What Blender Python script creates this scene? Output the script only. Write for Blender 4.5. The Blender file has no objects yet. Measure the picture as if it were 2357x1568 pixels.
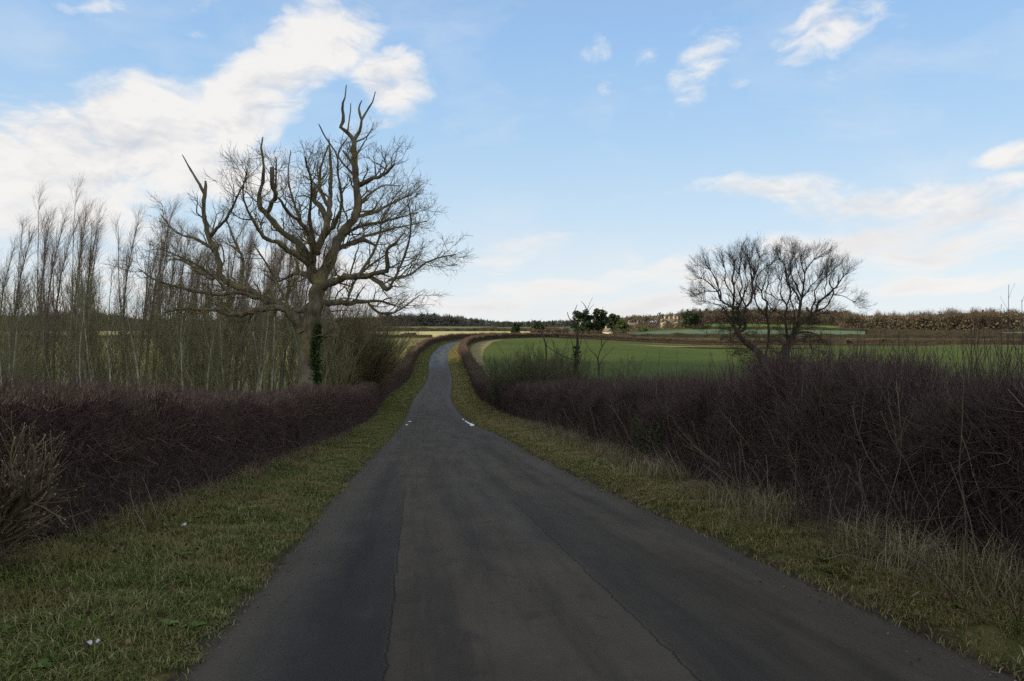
import bpy, math, random
import numpy as np
from math import radians, sin, cos, tan, atan, atan2, pi, sqrt
rng = np.random.default_rng(7)
random.seed(7)
scene = bpy.context.scene
COL = scene.collection

# ------------------------------------------------------------------ camera
EYE = 1.6            # height of the eye above the road under the camera (road there is z = 0)
S, UC, VH = 1833.0, 1178.5, 770.0   # survey scale: bearings measured on a 2357 px wide plot
cam_d = bpy.data.cameras.new('camera'); cam = bpy.data.objects.new('camera', cam_d); COL.objects.link(cam)
cam.location = (0, 0, EYE); cam.rotation_euler = (radians(90), 0, 0)
cam_d.sensor_width = 36; cam_d.lens = 36 * S / 2357.0
cam_d.shift_y = -(784 - VH) / 2357.0
cam_d.clip_end = 9000; cam_d.clip_start = 0.05
scene.camera = cam

# ------------------------------------------------------------------ sun, sky, exposure
SUN_EL, SUN_AZ = radians(21), radians(242)      # compass bearing, 0 = +Y, clockwise
sund = np.array([sin(SUN_AZ) * cos(SUN_EL), cos(SUN_AZ) * cos(SUN_EL), sin(SUN_EL)])
ld = bpy.data.lights.new('sun', 'SUN'); ld.energy = 4.6; ld.angle = radians(0.6); ld.color = (1.0, 0.87, 0.68)
sun = bpy.data.objects.new('sun', ld); COL.objects.link(sun)
from mathutils import Vector
sun.rotation_euler = Vector((-sund[0], -sund[1], -sund[2])).to_track_quat('-Z', 'Y').to_euler()
scene.view_settings.view_transform = 'Standard'; scene.view_settings.look = 'None'
scene.view_settings.exposure = 0.0; scene.view_settings.gamma = 1.0
scene.render.film_transparent = False
try:
    scene.cycles.max_bounces = 5; scene.cycles.diffuse_bounces = 2; scene.cycles.glossy_bounces = 2
    scene.cycles.transparent_max_bounces = 8; scene.cycles.use_denoising = False
except Exception: pass

def build_world():
    w = bpy.data.worlds.new("World"); scene.world = w; w.use_nodes = True
    nt = w.node_tree; N = nt.nodes; L = nt.links; N.clear()
    def mth(op, a, b=None, c=None, clamp=False):
        n = N.new('ShaderNodeMath'); n.operation = op; n.use_clamp = clamp
        for i, q in enumerate((a, b, c)):
            if q is None: continue
            if isinstance(q, (int, float)): n.inputs[i].default_value = q
            else: L.new(q, n.inputs[i])
        return n.outputs[0]
    tc = N.new('ShaderNodeTexCoord'); sep = N.new('ShaderNodeSeparateXYZ'); L.new(tc.outputs['Generated'], sep.inputs[0])
    X, Y, Z = sep.outputs
    az = mth('ARCTAN2', X, Y); el = mth('ARCSINE', Z)
    comb = N.new('ShaderNodeCombineXYZ'); L.new(az, comb.inputs[0]); L.new(el, comb.inputs[1])
    AE = comb.outputs[0]
    def noise(vec, scale, detail, rough, loc=(0, 0, 0), rot=0.0, sc=(1, 1, 1), dist=0.0):
        m = N.new('ShaderNodeMapping'); m.inputs['Location'].default_value = loc
        m.inputs['Rotation'].default_value = (0, 0, rot); m.inputs['Scale'].default_value = sc
        L.new(vec, m.inputs[0])
        n = N.new('ShaderNodeTexNoise'); n.inputs['Scale'].default_value = scale; n.inputs['Detail'].default_value = detail
        n.inputs['Roughness'].default_value = rough; n.inputs['Distortion'].default_value = dist
        L.new(m.outputs[0], n.inputs['Vector']); return n.outputs['Fac']
    sky = N.new('ShaderNodeTexSky'); sky.sky_type = 'NISHITA'; sky.sun_disc = False
    sky.sun_elevation = SUN_EL; sky.sun_rotation = SUN_AZ; sky.air_density = 1.0; sky.dust_density = 0.6; sky.ozone_density = 1.6
    # pale winter gradient over the physical sky, by elevation
    ramp = N.new('ShaderNodeValToRGB'); L.new(mth('DIVIDE', el, 1.2, clamp=True), ramp.inputs[0])
    er = ramp.color_ramp; pts = [(0.0, (.86, .92, .97)), (.055, (.79, .89, .97)), (.12, (.62, .80, .97)), (.2, (.47, .70, .96)),
                                 (.3, (.35, .59, .93)), (.42, (.33, .48, .74)), (1.0, (.26, .36, .52))]
    er.elements[0].position = 0; er.elements[0].color = (*pts[0][1], 1)
    er.elements[1].position = 1; er.elements[1].color = (*pts[-1][1], 1)
    for p, c in pts[1:-1]:
        e = er.elements.new(p); e.color = (*c, 1)
    BG = 0.1
    def vscale(col, f):
        n = N.new('ShaderNodeVectorMath'); n.operation = 'SCALE'; L.new(col, n.inputs[0]); n.inputs['Scale'].default_value = f; return n.outputs[0]
    def mix(fac, a, b):
        n = N.new('ShaderNodeMix'); n.data_type = 'RGBA'
        if isinstance(fac, (int, float)): n.inputs[0].default_value = fac
        else: L.new(fac, n.inputs[0])
        for i, q in ((6, a), (7, b)):
            if isinstance(q, tuple): n.inputs[i].default_value = (*q, 1)
            else: L.new(q, n.inputs[i])
        return n.outputs[2]
    base = mix(0.86, sky.outputs[0], vscale(ramp.outputs[0], 1.0 / BG))
    # clouds: soft masses at their bearings, broken up by noise
    wx = noise(AE, 5.0, 3, .55, (3, 1, 0)); wy = noise(AE, 5.0, 3, .55, (9, 4, 0))
    wc = N.new('ShaderNodeCombineXYZ'); L.new(mth('ADD', az, mth('MULTIPLY', mth('SUBTRACT', wx, .5), .10)), wc.inputs[0])
    L.new(mth('ADD', el, mth('MULTIPLY', mth('SUBTRACT', wy, .5), .075)), wc.inputs[1])
    W = wc.outputs[0]
    blobs = [  # u, v, half width, half height, tilt (deg, up to the right), strength
        (60, 410, 330, 160, 10, 1.3), (330, 300, 210, 140, 25, 1.35), (560, 230, 220, 105, 38, 1.3), (710, 100, 170, 85, 25, 1.25),
        (470, 380, 230, 100, 0, 1.2), (880, 180, 105, 80, 10, 1.15), (820, 250, 90, 60, 0, .6),
        (260, 5, 180, 40, 0, .55), (470, 10, 80, 30, 10, .55), (255, 90, 26, 60, 0, .45), (440, 85, 40, 20, 30, .5), (550, 70, 50, 26, 30, .5),
        (1340, 122, 60, 30, 0, .62), (1622, 130, 80, 120, -30, .68), (1745, 165, 40, 26, 0, .45), (1490, 130, 80, 34, 10, .42), (1380, 210, 40, 26, 0, .42),
        (1945, 35, 150, 78, 20, .9), (2080, 40, 40, 28, 0, .5), (1950, 165, 70, 24, 0, .42),
        (2345, 352, 110, 34, 3, 1.1), (2200, 446, 460, 46, 0, 1.0), (1800, 440, 220, 34, 0, .75), (2250, 530, 520, 90, 0, 1.0), (1640, 440, 120, 22, 0, .55),
        (1850, 545, 150, 30, 4, .85), (1560, 600, 110, 38, 22, .7), (1400, 625, 90, 30, 25, .6), (1180, 570, 190, 34, 6, .75), (1490, 548, 60, 18, 10, .5),
        (1450, 665, 620, 34, 0, .85), (1250, 705, 420, 40, 0, 1.0), (2100, 655, 420, 22, 0, .7), (100, 560, 500, 90, 0, .75), (800, 640, 400, 80, 0, .8), (500, 700, 800, 50, 0, .8),
    ]
    acc = None
    for (u, v, hw, hh, tl, st) in blobs:
        a = atan((u - UC) / S); e_ = atan((VH - v) / S * cos(a)); k = cos(a)
        sx = 1.0 / (hw / S * k * k); sy = 1.0 / (hh / S * k)
        m = N.new('ShaderNodeMapping'); m.vector_type = 'TEXTURE'
        m.inputs['Location'].default_value = (a, e_, 0); m.inputs['Rotation'].default_value = (0, 0, radians(tl))
        m.inputs['Scale'].default_value = (1 / sx, 1 / sy, 1); L.new(W, m.inputs[0])
        ln = N.new('ShaderNodeVectorMath'); ln.operation = 'LENGTH'; L.new(m.outputs[0], ln.inputs[0])
        mr = N.new('ShaderNodeMapRange'); mr.interpolation_type = 'SMOOTHERSTEP'
        mr.inputs['From Min'].default_value = 1.75; mr.inputs['From Max'].default_value = 0.15
        mr.inputs['To Min'].default_value = 0; mr.inputs['To Max'].default_value = st; L.new(ln.outputs['Value'], mr.inputs['Value'])
        acc = mr.outputs[0] if acc is None else mth('SMOOTH_MAX', acc, mr.outputs[0], .18)
    # away from the surveyed bearings: broken cloud from noise alone
    far = noise(tc.outputs['Generated'], 2.2, 5, .55, (1.3, 0, 0), 0, (1, 1, 2.2))
    side = N.new('ShaderNodeMapRange'); side.inputs['From Min'].default_value = .68; side.inputs['From Max'].default_value = .95
    L.new(mth('ABSOLUTE', az), side.inputs['Value'])
    up = N.new('ShaderNodeMapRange'); up.inputs['From Min'].default_value = .46; up.inputs['From Max'].default_value = .65; L.new(el, up.inputs['Value'])
    out = mth('MAXIMUM', side.outputs[0], up.outputs[0])
    farm = N.new('ShaderNodeMapRange'); farm.inputs['From Min'].default_value = .36; farm.inputs['From Max'].default_value = .54; L.new(far, farm.inputs['Value'])
    acc = mth('MAXIMUM', acc, mth('MULTIPLY', farm.outputs[0], out))
    def fb(off):
        a_ = noise(W, 8.0, 9, .58, off, radians(-28), (1.0, 1.8, 1), .2); b_ = noise(W, 24.0, 8, .6, off, radians(-34), (1.0, 2.2, 1), .5)
        return mth('ADD', mth('MULTIPLY', a_, .6), mth('MULTIPLY', b_, .4))
    lowf = N.new('ShaderNodeMapRange'); lowf.inputs['From Min'].default_value = .17; lowf.inputs['From Max'].default_value = .09; L.new(el, lowf.inputs['Value'])
    band = noise(W, 7.0, 8, .55, (3, 6, 0), radians(-6), (1.0, 5.0, 1), .1)
    f0 = fb((2.0, 5.0, 0)); f1 = fb((2.0 - .012, 5.0 + .030, 0))
    f0 = mth('ADD', mth('MULTIPLY', f0, mth('SUBTRACT', 1.0, lowf.outputs[0])), mth('MULTIPLY', band, lowf.outputs[0]))
    f1 = mth('ADD', mth('MULTIPLY', f1, mth('SUBTRACT', 1.0, lowf.outputs[0])), mth('MULTIPLY', band, lowf.outputs[0]))
    dens = mth('ADD', acc, mth('MULTIPLY', mth('MULTIPLY', mth('SUBTRACT', f0, .53), 3.2), mth('MULTIPLY', acc, 3.0, clamp=True)))
    mr = N.new('ShaderNodeMapRange'); mr.interpolation_type = 'SMOOTHSTEP'
    mr.inputs['From Min'].default_value = .22; mr.inputs['From Max'].default_value = 1.12; L.new(dens, mr.inputs['Value'])
    mask = mth('MULTIPLY', mr.outputs[0], .96)
    # wisps everywhere, faint
    ws = noise(W, 4.0, 7, .6, (7, 2, 0), radians(-20), (1, 2.2, 1))
    wm = N.new('ShaderNodeMapRange'); wm.inputs['From Min'].default_value = .5; wm.inputs['From Max'].default_value = .78
    wm.inputs['To Max'].default_value = .33; L.new(ws, wm.inputs['Value'])
    mask = mth('MAXIMUM', mask, wm.outputs[0])
    rel = mth('MULTIPLY', mth('SUBTRACT', f1, f0), 5.0)                 # relief towards the sun
    thick = N.new('ShaderNodeMapRange'); thick.inputs['From Min'].default_value = .75; thick.inputs['From Max'].default_value = 1.6; L.new(dens, thick.inputs['Value'])
    low = N.new('ShaderNodeMapRange'); low.inputs['From Min'].default_value = .30; low.inputs['From Max'].default_value = .02
    L.new(el, low.inputs['Value'])
    g2 = noise(W, 6.0, 5, .5, (4, 8, 0), 0, (.6, 1.8, 1))
    sh = mth('ADD', mth('MULTIPLY', thick.outputs[0], mth('MULTIPLY', low.outputs[0], .55)), mth('MULTIPLY', rel, .8))
    sh = mth('ADD', sh, mth('MULTIPLY', mth('SUBTRACT', g2, .44), 1.5), clamp=True)
    ccol = mix(sh, (.93 / BG, .905 / BG, .875 / BG), (.66 / BG, .68 / BG, .73 / BG))
    final = mix(mask, base, ccol)
    # below the horizon: dull ground bounce
    hz = N.new('ShaderNodeMapRange'); hz.inputs['From Min'].default_value = -.01; hz.inputs['From Max'].default_value = -.06; L.new(Z, hz.inputs['Value'])
    final = mix(hz.outputs[0], final, (.12 / BG, .13 / BG, .11 / BG))
    bgn = N.new('ShaderNodeBackground'); bgn.inputs[1].default_value = BG; L.new(final, bgn.inputs[0])
    o = N.new('ShaderNodeOutputWorld'); L.new(bgn.outputs[0], o.inputs[0])
    try: w.cycles.sampling_method = 'MANUAL'; w.cycles.sample_map_resolution = 512
    except Exception: pass
build_world()

# ------------------------------------------------------------------ helpers
def tag(o, label=None, cat=None, group=None, kind=None):
    if label: o['label'] = label
    if cat: o['category'] = cat
    if group: o['group'] = group
    if kind: o['kind'] = kind
    return o
def empty(name, loc, rz=0.0, sc=1.0):
    o = bpy.data.objects.new(name, None); COL.objects.link(o); o.location = loc; o.rotation_euler = (0, 0, rz)
    o.scale = (sc, sc, sc); o.empty_display_size = .3; return o
def copy_tree(o, parent=None):
    c = o.copy(); COL.objects.link(c)
    if parent: c.parent = parent
    for ch in o.children: copy_tree(ch, c)
    return c

class MB:
    """collects numpy vertices, quads and triangles, with a uv per vertex"""
    def __init__(s): s.v = []; s.q = []; s.t = []; s.n = 0; s.uv = []
    def add(s, v, q=None, t=None, uv=None):
        v = np.asarray(v, float).reshape(-1, 3)
        if q is not None and len(q): s.q.append(np.asarray(q, np.int64) + s.n)
        if t is not None and len(t): s.t.append(np.asarray(t, np.int64) + s.n)
        s.v.append(v); s.uv.append(np.zeros((len(v), 2)) if uv is None else np.asarray(uv, float).reshape(-1, 2)); s.n += len(v)
    def grid(s, V, uv=None):            # V [r,c,3]
        r, c = V.shape[:2]; i = np.arange(r * c).reshape(r, c)
        q = np.stack([i[:-1, :-1], i[:-1, 1:], i[1:, 1:], i[1:, :-1]], -1).reshape(-1, 4)
        s.add(V.reshape(-1, 3), q, None, uv)
    def tubes(s, P, R, sides=3, cap=True):   # P [n,k,3], R [n,k]
        n, k = P.shape[:2]
        if n == 0: return
        T = np.empty_like(P); T[:, 1:-1] = P[:, 2:] - P[:, :-2]; T[:, 0] = P[:, 1] - P[:, 0]; T[:, -1] = P[:, -1] - P[:, -2]
        T /= np.linalg.norm(T, axis=-1, keepdims=True) + 1e-9
        mean = P[:, -1] - P[:, 0]; mean /= np.linalg.norm(mean, axis=-1, keepdims=True) + 1e-9
        ax = np.zeros_like(mean); ax[np.arange(n), np.argmin(np.abs(mean), axis=1)] = 1
        ref = np.repeat(np.cross(mean, ax)[:, None], k, 1)
        n1 = np.cross(T, ref); n1 /= np.linalg.norm(n1, axis=-1, keepdims=True) + 1e-9
        n2 = np.cross(T, n1)
        a = np.arange(sides) * 2 * pi / sides
        V = P[:, :, None] + R[:, :, None, None] * (np.cos(a)[None, None, :, None] * n1[:, :, None] + np.sin(a)[None, None, :, None] * n2[:, :, None])
        i = np.arange(n * k * sides).reshape(n, k, sides); j = np.roll(i, -1, 2)
        q = np.stack([i[:, :-1], j[:, :-1], j[:, 1:], i[:, 1:]], -1).reshape(-1, 4)
        t = None
        if cap and sides == 3: t = i[:, -1, :].reshape(-1, 3)
        elif cap and sides > 3:
            t = np.concatenate([i[:, -1, [0, b, b + 1]].reshape(-1, 3) for b in range(1, sides - 1)])
        s.add(V.reshape(-1, 3), q, t)
    def build(s, name, mat, parent=None, smooth=False):
        me = bpy.data.meshes.new(name)
        V = np.concatenate(s.v); me.vertices.add(len(V)); me.vertices.foreach_set('co', V.astype(np.float32).ravel())
        Q = np.concatenate(s.q) if s.q else np.zeros((0, 4), int); T = np.concatenate(s.t) if s.t else np.zeros((0, 3), int)
        loops = np.concatenate([Q.ravel(), T.ravel()]).astype(np.int32)
        st = np.concatenate([np.arange(len(Q)) * 4, len(Q) * 4 + np.arange(len(T)) * 3]).astype(np.int32)
        me.loops.add(len(loops)); me.loops.foreach_set('vertex_index', loops)
        me.polygons.add(len(st)); me.polygons.foreach_set('loop_start', st)
        if smooth: me.polygons.foreach_set('use_smooth', np.ones(len(st), bool))
        uvs = np.concatenate(s.uv)
        if np.any(uvs):
            ul = me.uv_layers.new(name='UVMap'); ul.data.foreach_set('uv', uvs[loops].astype(np.float32).ravel())
        me.update(calc_edges=True)
        me.materials.append(mat)
        o = bpy.data.objects.new(name, me); COL.objects.link(o)
        if parent: o.parent = parent
        return o

def vnoise(x, y, z=0.0, seed=0):
    """cheap smooth value noise, -1..1"""
    x = np.asarray(x, float); y = np.asarray(y, float); z = np.asarray(z, float) + np.zeros_like(x)
    def h(i, j, k):
        n = (i * 374761393 + j * 668265263 + k * 2147483647 + seed * 974634777) & 0xffffffff
        n = ((n ^ (n >> 13)) * 1274126177) & 0xffffffff
        return ((n ^ (n >> 16)) & 0xffff) / 32767.5 - 1
    xi, yi, zi = np.floor(x).astype(np.int64), np.floor(y).astype(np.int64), np.floor(z).astype(np.int64)
    fx, fy, fz = x - xi, y - yi, z - zi
    fx, fy, fz = fx * fx * (3 - 2 * fx), fy * fy * (3 - 2 * fy), fz * fz * (3 - 2 * fz)
    r = 0
    for a in (0, 1):
        for b in (0, 1):
            for c in (0, 1):
                r = r + h(xi + a, yi + b, zi + c) * (fx if a else 1 - fx) * (fy if b else 1 - fy) * (fz if c else 1 - fz)
    return r
def fbm(x, y, z=0.0, o=3, seed=0):
    r = 0; a = 1; f = 1.0
    for i in range(o):
        r = r + a * vnoise(np.asarray(x) * f, np.asarray(y) * f, np.asarray(z) * f, seed + i); a *= .5; f *= 2.03
    return r
def sstep(a, b, x): t = np.clip((x - a) / (b - a), 0, 1); return t * t * (3 - 2 * t)
def hermite(xs, ys):
    xs = np.array(xs, float); ys = np.array(ys, float)
    d = np.diff(ys) / np.diff(xs); m = np.empty_like(ys); m[1:-1] = (d[1:] * np.diff(xs)[:-1] + d[:-1] * np.diff(xs)[1:]) / (xs[2:] - xs[:-2]); m[0] = d[0]; m[-1] = d[-1]
    def f(x):
        x = np.asarray(x, float); i = np.clip(np.searchsorted(xs, x) - 1, 0, len(xs) - 2)
        h = xs[i + 1] - xs[i]; t = np.clip((x - xs[i]) / h, 0, 1)
        return (2*t**3 - 3*t**2 + 1) * ys[i] + (t**3 - 2*t**2 + t) * h * m[i] + (-2*t**3 + 3*t**2) * ys[i+1] + (t**3 - t**2) * h * m[i+1]
    return f
def unit(v): return v / (np.linalg.norm(v, axis=-1, keepdims=True) + 1e-9)
def at(u, v, y): return np.array([(u - UC) / S * y, y, EYE - (v - VH) / S * y])

# ------------------------------------------------------------------ materials
def mat(name, build):
    m = bpy.data.materials.new(name); m.use_nodes = True; nt = m.node_tree
    b = nt.nodes['Principled BSDF']; b.inputs['Roughness'].default_value = .9
    b.inputs['Specular IOR Level'].default_value = .04
    build(nt, nt.nodes, nt.links, b); return m
def node_ramp(N, L, fac, stops):
    r = N.new('ShaderNodeValToRGB'); e = r.color_ramp
    e.elements[0].position = stops[0][0]; e.elements[0].color = (*stops[0][1], 1)
    e.elements[1].position = stops[-1][0]; e.elements[1].color = (*stops[-1][1], 1)
    for p, c in stops[1:-1]:
        q = e.elements.new(p); q.color = (*c, 1)
    L.new(fac, r.inputs[0]); return r.outputs[0]
def node_noise(N, L, vec, scale, detail=4, rough=.55, sc=None, dist=0):
    if sc is not None:
        m = N.new('ShaderNodeMapping'); m.inputs['Scale'].default_value = sc; L.new(vec, m.inputs[0]); vec = m.outputs[0]
    n = N.new('ShaderNodeTexNoise'); n.inputs['Scale'].default_value = scale; n.inputs['Detail'].default_value = detail
    n.inputs['Roughness'].default_value = rough; n.inputs['Distortion'].default_value = dist; L.new(vec, n.inputs['Vector']); return n.outputs['Fac']
def node_mix(N, L, fac, a, b, mode='MIX'):
    n = N.new('ShaderNodeMix'); n.data_type = 'RGBA'; n.blend_type = mode
    if isinstance(fac, (int, float)): n.inputs[0].default_value = fac
    else: L.new(fac, n.inputs[0])
    for i, q in ((6, a), (7, b)):
        if isinstance(q, tuple): n.inputs[i].default_value = (*q, 1)
        else: L.new(q, n.inputs[i])
    return n.outputs[2]
def node_math(N, L, op, a, b=None, c=None, clamp=False):
    n = N.new('ShaderNodeMath'); n.operation = op; n.use_clamp = clamp
    for i, q in enumerate((a, b, c)):
        if q is None: continue
        if isinstance(q, (int, float)): n.inputs[i].default_value = q
        else: L.new(q, n.inputs[i])
    return n.outputs[0]
def node_range(N, L, v, a, b, c=0.0, d=1.0, smooth=True):
    n = N.new('ShaderNodeMapRange'); n.interpolation_type = 'SMOOTHSTEP' if smooth else 'LINEAR'
    n.inputs['From Min'].default_value = a; n.inputs['From Max'].default_value = b; n.inputs['To Min'].default_value = c; n.inputs['To Max'].default_value = d
    L.new(v, n.inputs['Value']); return n.outputs[0]
def node_bump(N, L, b, h, strength, dist):
    n = N.new('ShaderNodeBump'); n.inputs['Strength'].default_value = strength; n.inputs['Distance'].default_value = dist
    L.new(h, n.inputs['Height']); L.new(n.outputs[0], b.inputs['Normal'])

def island_mat(name, stops, patch=None, patch_scale=1.0, patch_amt=.5, rough=.85, trans=0.0):
    """each twig, blade or leaf gets its own tone; optional larger patches"""
    def f(nt, N, L, b):
        g = N.new('ShaderNodeNewGeometry'); c = node_ramp(N, L, g.outputs['Random Per Island'], stops)
        if patch:
            n = node_noise(N, L, g.outputs['Position'], patch_scale, 3)
            c = node_mix(N, L, node_range(N, L, n, .42, .62, 0, patch_amt), c, patch)
        L.new(c, b.inputs['Base Color']); b.inputs['Roughness'].default_value = rough
        b.inputs['Specular IOR Level'].default_value = .06
    return mat(name, f)
def noise_mat(name, stops, scale, detail=5, sc=None, coord='Object', bump=0, bdist=.05, bscale=None, rough=.9):
    def f(nt, N, L, b):
        tc = N.new('ShaderNodeTexCoord'); v = tc.outputs[coord]
        n = node_noise(N, L, v, scale, detail, .6, sc); L.new(node_ramp(N, L, n, stops), b.inputs['Base Color'])
        b.inputs['Roughness'].default_value = rough
        if bump: node_bump(N, L, b, node_noise(N, L, v, bscale or scale * 3, 5, .6, sc), bump, bdist)
    return mat(name, f)

M = {}
M['hedge_shade_core'] = noise_mat('hedge_shade_core', [(.3, (.045, .032, .028)), (.7, (.10, .072, .06))], 9, bump=1, bdist=.1, bscale=16)  # darkness of the self-shaded hedge interior put into the core colour
M['hedge_far'] = noise_mat('hedge_far', [(.3, (.05, .036, .028)), (.6, (.085, .06, .044)), (.8, (.12, .095, .062))], 1.6, bump=1, bdist=.25, bscale=3)
M['hedge_field'] = noise_mat('hedge_field', [(.3, (.038, .033, .022)), (.6, (.065, .055, .035)), (.8, (.10, .085, .05))], 1.2, bump=1, bdist=.25, bscale=3)
M['twig_field'] = island_mat('twig_field', [(0, (.06, .046, .032)), (.5, (.10, .078, .052)), (1, (.17, .14, .085))], (.08, .09, .04), .05, .6)
M['twig_left'] = island_mat('twig_purple', [(0, (.092, .054, .056)), (.5, (.145, .087, .083)), (.85, (.195, .132, .105)), (1, (.36, .26, .16))], (.14, .108, .07), .8, .5)
M['twig_right'] = island_mat('twig_plum', [(0, (.074, .043, .046)), (.5, (.115, .069, .070)), (.85, (.155, .108, .088)), (1, (.25, .19, .13))], (.11, .093, .062), .7, .55)
M['twig_far'] = island_mat('twig_far_sunlit', [(0, (.085, .056, .044)), (.5, (.13, .088, .066)), (1, (.21, .155, .10))], (.11, .095, .06), .15, .5)  # warm light on the distant hedges put into the twig colour
M['cut_tip'] = island_mat('cut_tip', [(0, (.22, .14, .09)), (.6, (.36, .25, .16)), (1, (.55, .43, .28))])
M['pale_stem'] = island_mat('pale_stem', [(0, (.13, .10, .065)), (.6, (.20, .16, .105)), (1, (.32, .27, .18))])
M['cane'] = island_mat('bramble_cane', [(0, (.13, .085, .07)), (.6, (.22, .16, .12)), (1, (.38, .32, .25))])
M['straw'] = island_mat('dry_straw', [(0, (.20, .15, .08)), (.6, (.34, .27, .15)), (1, (.50, .42, .26))], (.13, .14, .05), .8, .35)
M['ivy'] = island_mat('ivy_leaf', [(0, (.025, .05, .015)), (.7, (.05, .09, .025)), (1, (.10, .14, .04))], rough=.5)
M['grass_l'] = island_mat('grass_left', [(0, (.05, .08, .016)), (.45, (.105, .148, .032)), (.7, (.185, .195, .058)), (.88, (.35, .30, .13)), (1, (.52, .43, .25))], (.25, .20, .085), .9, .6)
M['grass_r'] = island_mat('grass_right', [(0, (.06, .082, .017)), (.4, (.14, .16, .038)), (.65, (.27, .235, .085)), (.88, (.40, .32, .15)), (1, (.55, .45, .26))], (.30, .225, .105), .8, .7)
def bark(name, base, dark, lichen, lich_amt, scale=1.0):
    def f(nt, N, L, b):
        tc = N.new('ShaderNodeTexCoord'); v = tc.outputs['Object']
        n = node_noise(N, L, v, 6 * scale, 6, .65, (1, 1, .25)); c = node_mix(N, L, node_range(N, L, n, .35, .65), dark, base)
        n2 = node_noise(N, L, v, 1.3 * scale, 5, .6); c = node_mix(N, L, node_range(N, L, n2, .52, .66, 0, lich_amt), c, lichen)
        L.new(c, b.inputs['Base Color']); node_bump(N, L, b, node_noise(N, L, v, 14 * scale, 5, .7, (1, 1, .18)), .9, .03)
    return mat(name, f)
M['oak_bark'] = bark('old_bark', (.235, .195, .13), (.11, .088, .056), (.30, .235, .09), .75)
M['oak_twig'] = island_mat('old_twig', [(0, (.13, .11, .072)), (.5, (.21, .175, .105)), (1, (.33, .26, .13))], (.21, .15, .045), .6, .6)
M['ash_bark'] = bark('ash_bark', (.11, .085, .062), (.045, .036, .028), (.12, .12, .05), .6)
M['ash_twig'] = island_mat('ash_twig', [(0, (.06, .045, .036)), (1, (.13, .10, .075))], (.09, .08, .05), .3, .4)
M['poplar_bark'] = bark('poplar_bark', (.30, .24, .17), (.14, .11, .075), (.16, .15, .07), .6)
M['poplar_twig'] = island_mat('poplar_twig', [(0, (.24, .18, .14)), (.6, (.36, .275, .21)), (1, (.46, .37, .28))])
M['birch_bark'] = bark('pale_bark', (.50, .46, .35), (.24, .21, .15), (.22, .23, .12), .55)
M['scrub_twig'] = island_mat('scrub_twig', [(0, (.17, .145, .08)), (.6, (.27, .235, .13)), (1, (.38, .34, .20))], (.21, .23, .095), .4, .6)
M['willow_twig'] = island_mat('willow_twig', [(0, (.15, .11, .065)), (.6, (.235, .175, .105)), (1, (.36, .28, .15))], (.17, .17, .07), .35, .7)
M['olive_twig'] = island_mat('olive_twig', [(0, (.09, .082, .05)), (.6, (.15, .14, .082)), (1, (.23, .21, .12))], (.07, .085, .035), .3, .6)
M['wood_far'] = island_mat('bare_wood', [(0, (.075, .056, .042)), (.5, (.125, .092, .064)), (1, (.18, .135, .085))], (.10, .09, .06), .03, .7)
M['wood_grey'] = island_mat('bare_wood_grey', [(0, (.055, .055, .06)), (.5, (.085, .08, .08)), (1, (.13, .115, .10))], (.05, .06, .055), .02, .6)
M['evergreen'] = island_mat('evergreen', [(0, (.016, .028, .016)), (.6, (.035, .055, .024)), (1, (.065, .09, .035))])
M['evergreen_light'] = island_mat('evergreen_light', [(0, (.04, .065, .02)), (.6, (.075, .11, .03)), (1, (.12, .16, .05))])
M['trunk_far'] = noise_mat('far_trunk', [(.3, (.07, .055, .04)), (.7, (.15, .12, .08))], 2)

# ------------------------------------------------------------------ the lie of the land
PL = hermite([-120, -60, 0, 22, 33, 45, 56, 85, 115, 144, 186, 238, 270, 300, 340, 390, 450, 600, 750, 900, 1100, 1600, 2600, 6000],
             [9.5, 5.0, 0, -1.9, -2.75, -3.7, -4.5, -5.6, -6.2, -6.1, -4.5, -3.1, -1.9, -.9, .1, .1, -.4, 1.4, 4.6, 8, 12.4, 22, 27, 27])
PR = hermite([-120, -60, 0, 22, 33, 45, 56, 85, 115, 144, 186, 240, 300, 340, 400, 440, 480, 520, 560, 600, 640, 700, 900, 1600, 2600, 6000],
             [9.5, 5.0, 0, -1.9, -2.75, -3.7, -4.5, -5.6, -6.2, -6.3, -5.6, -4.8, -4.2, -3.5, -1.7, .3, 2.1, 4.7, 6.4, 8, 9.4, 11, 16, 25, 30, 30])
def g(x, y):
    x = np.asarray(x, float); y = np.asarray(y, float)
    r = x / np.maximum(y, 60.0)
    t = sstep(.02, .27, r)
    right = PR(y); fall = .55 * sstep(.34, .52, r) * sstep(430, 560, y) * (1 - sstep(650, 820, y))
    right = right - fall * np.maximum(right - 1.0, 0)
    z = PL(y) * (1 - t) + right * t
    und = fbm(x / 90.0, y / 90.0, 0, 2, 5) * .5 * sstep(30, 200, np.abs(x + 10)) * sstep(40, 200, y)
    return z + und

cx = np.array([2.13, .55, -1.54, -2.64, -4.0, -5.3, -8.5, -13.0, -17.1, -20.6, -21.2, -18.8, -13.0, 0.0, 26, 60, 110, 170, 260])
cy = np.array([-8, 4.59, 22, 33, 45, 56, 85, 144, 186, 238, 266, 296, 319, 338, 353, 361, 365, 364, 356.])
ch = np.concatenate([[0], np.cumsum(np.hypot(np.diff(cx), np.diff(cy)))])
hx, hy = hermite(ch, cx), hermite(ch, cy)
sd = np.arange(0, ch[-1], .5); CX, CY = hx(sd), hy(sd)
TX, TY = np.gradient(CX, .5), np.gradient(CY, .5); tl_ = np.hypot(TX, TY); TX /= tl_; TY /= tl_
def frame(s):
    x = np.interp(s, sd, CX); y = np.interp(s, sd, CY); tx = np.interp(s, sd, TX); ty = np.interp(s, sd, TY)
    l = np.hypot(tx, ty); return x, y, tx / l, ty / l
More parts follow.
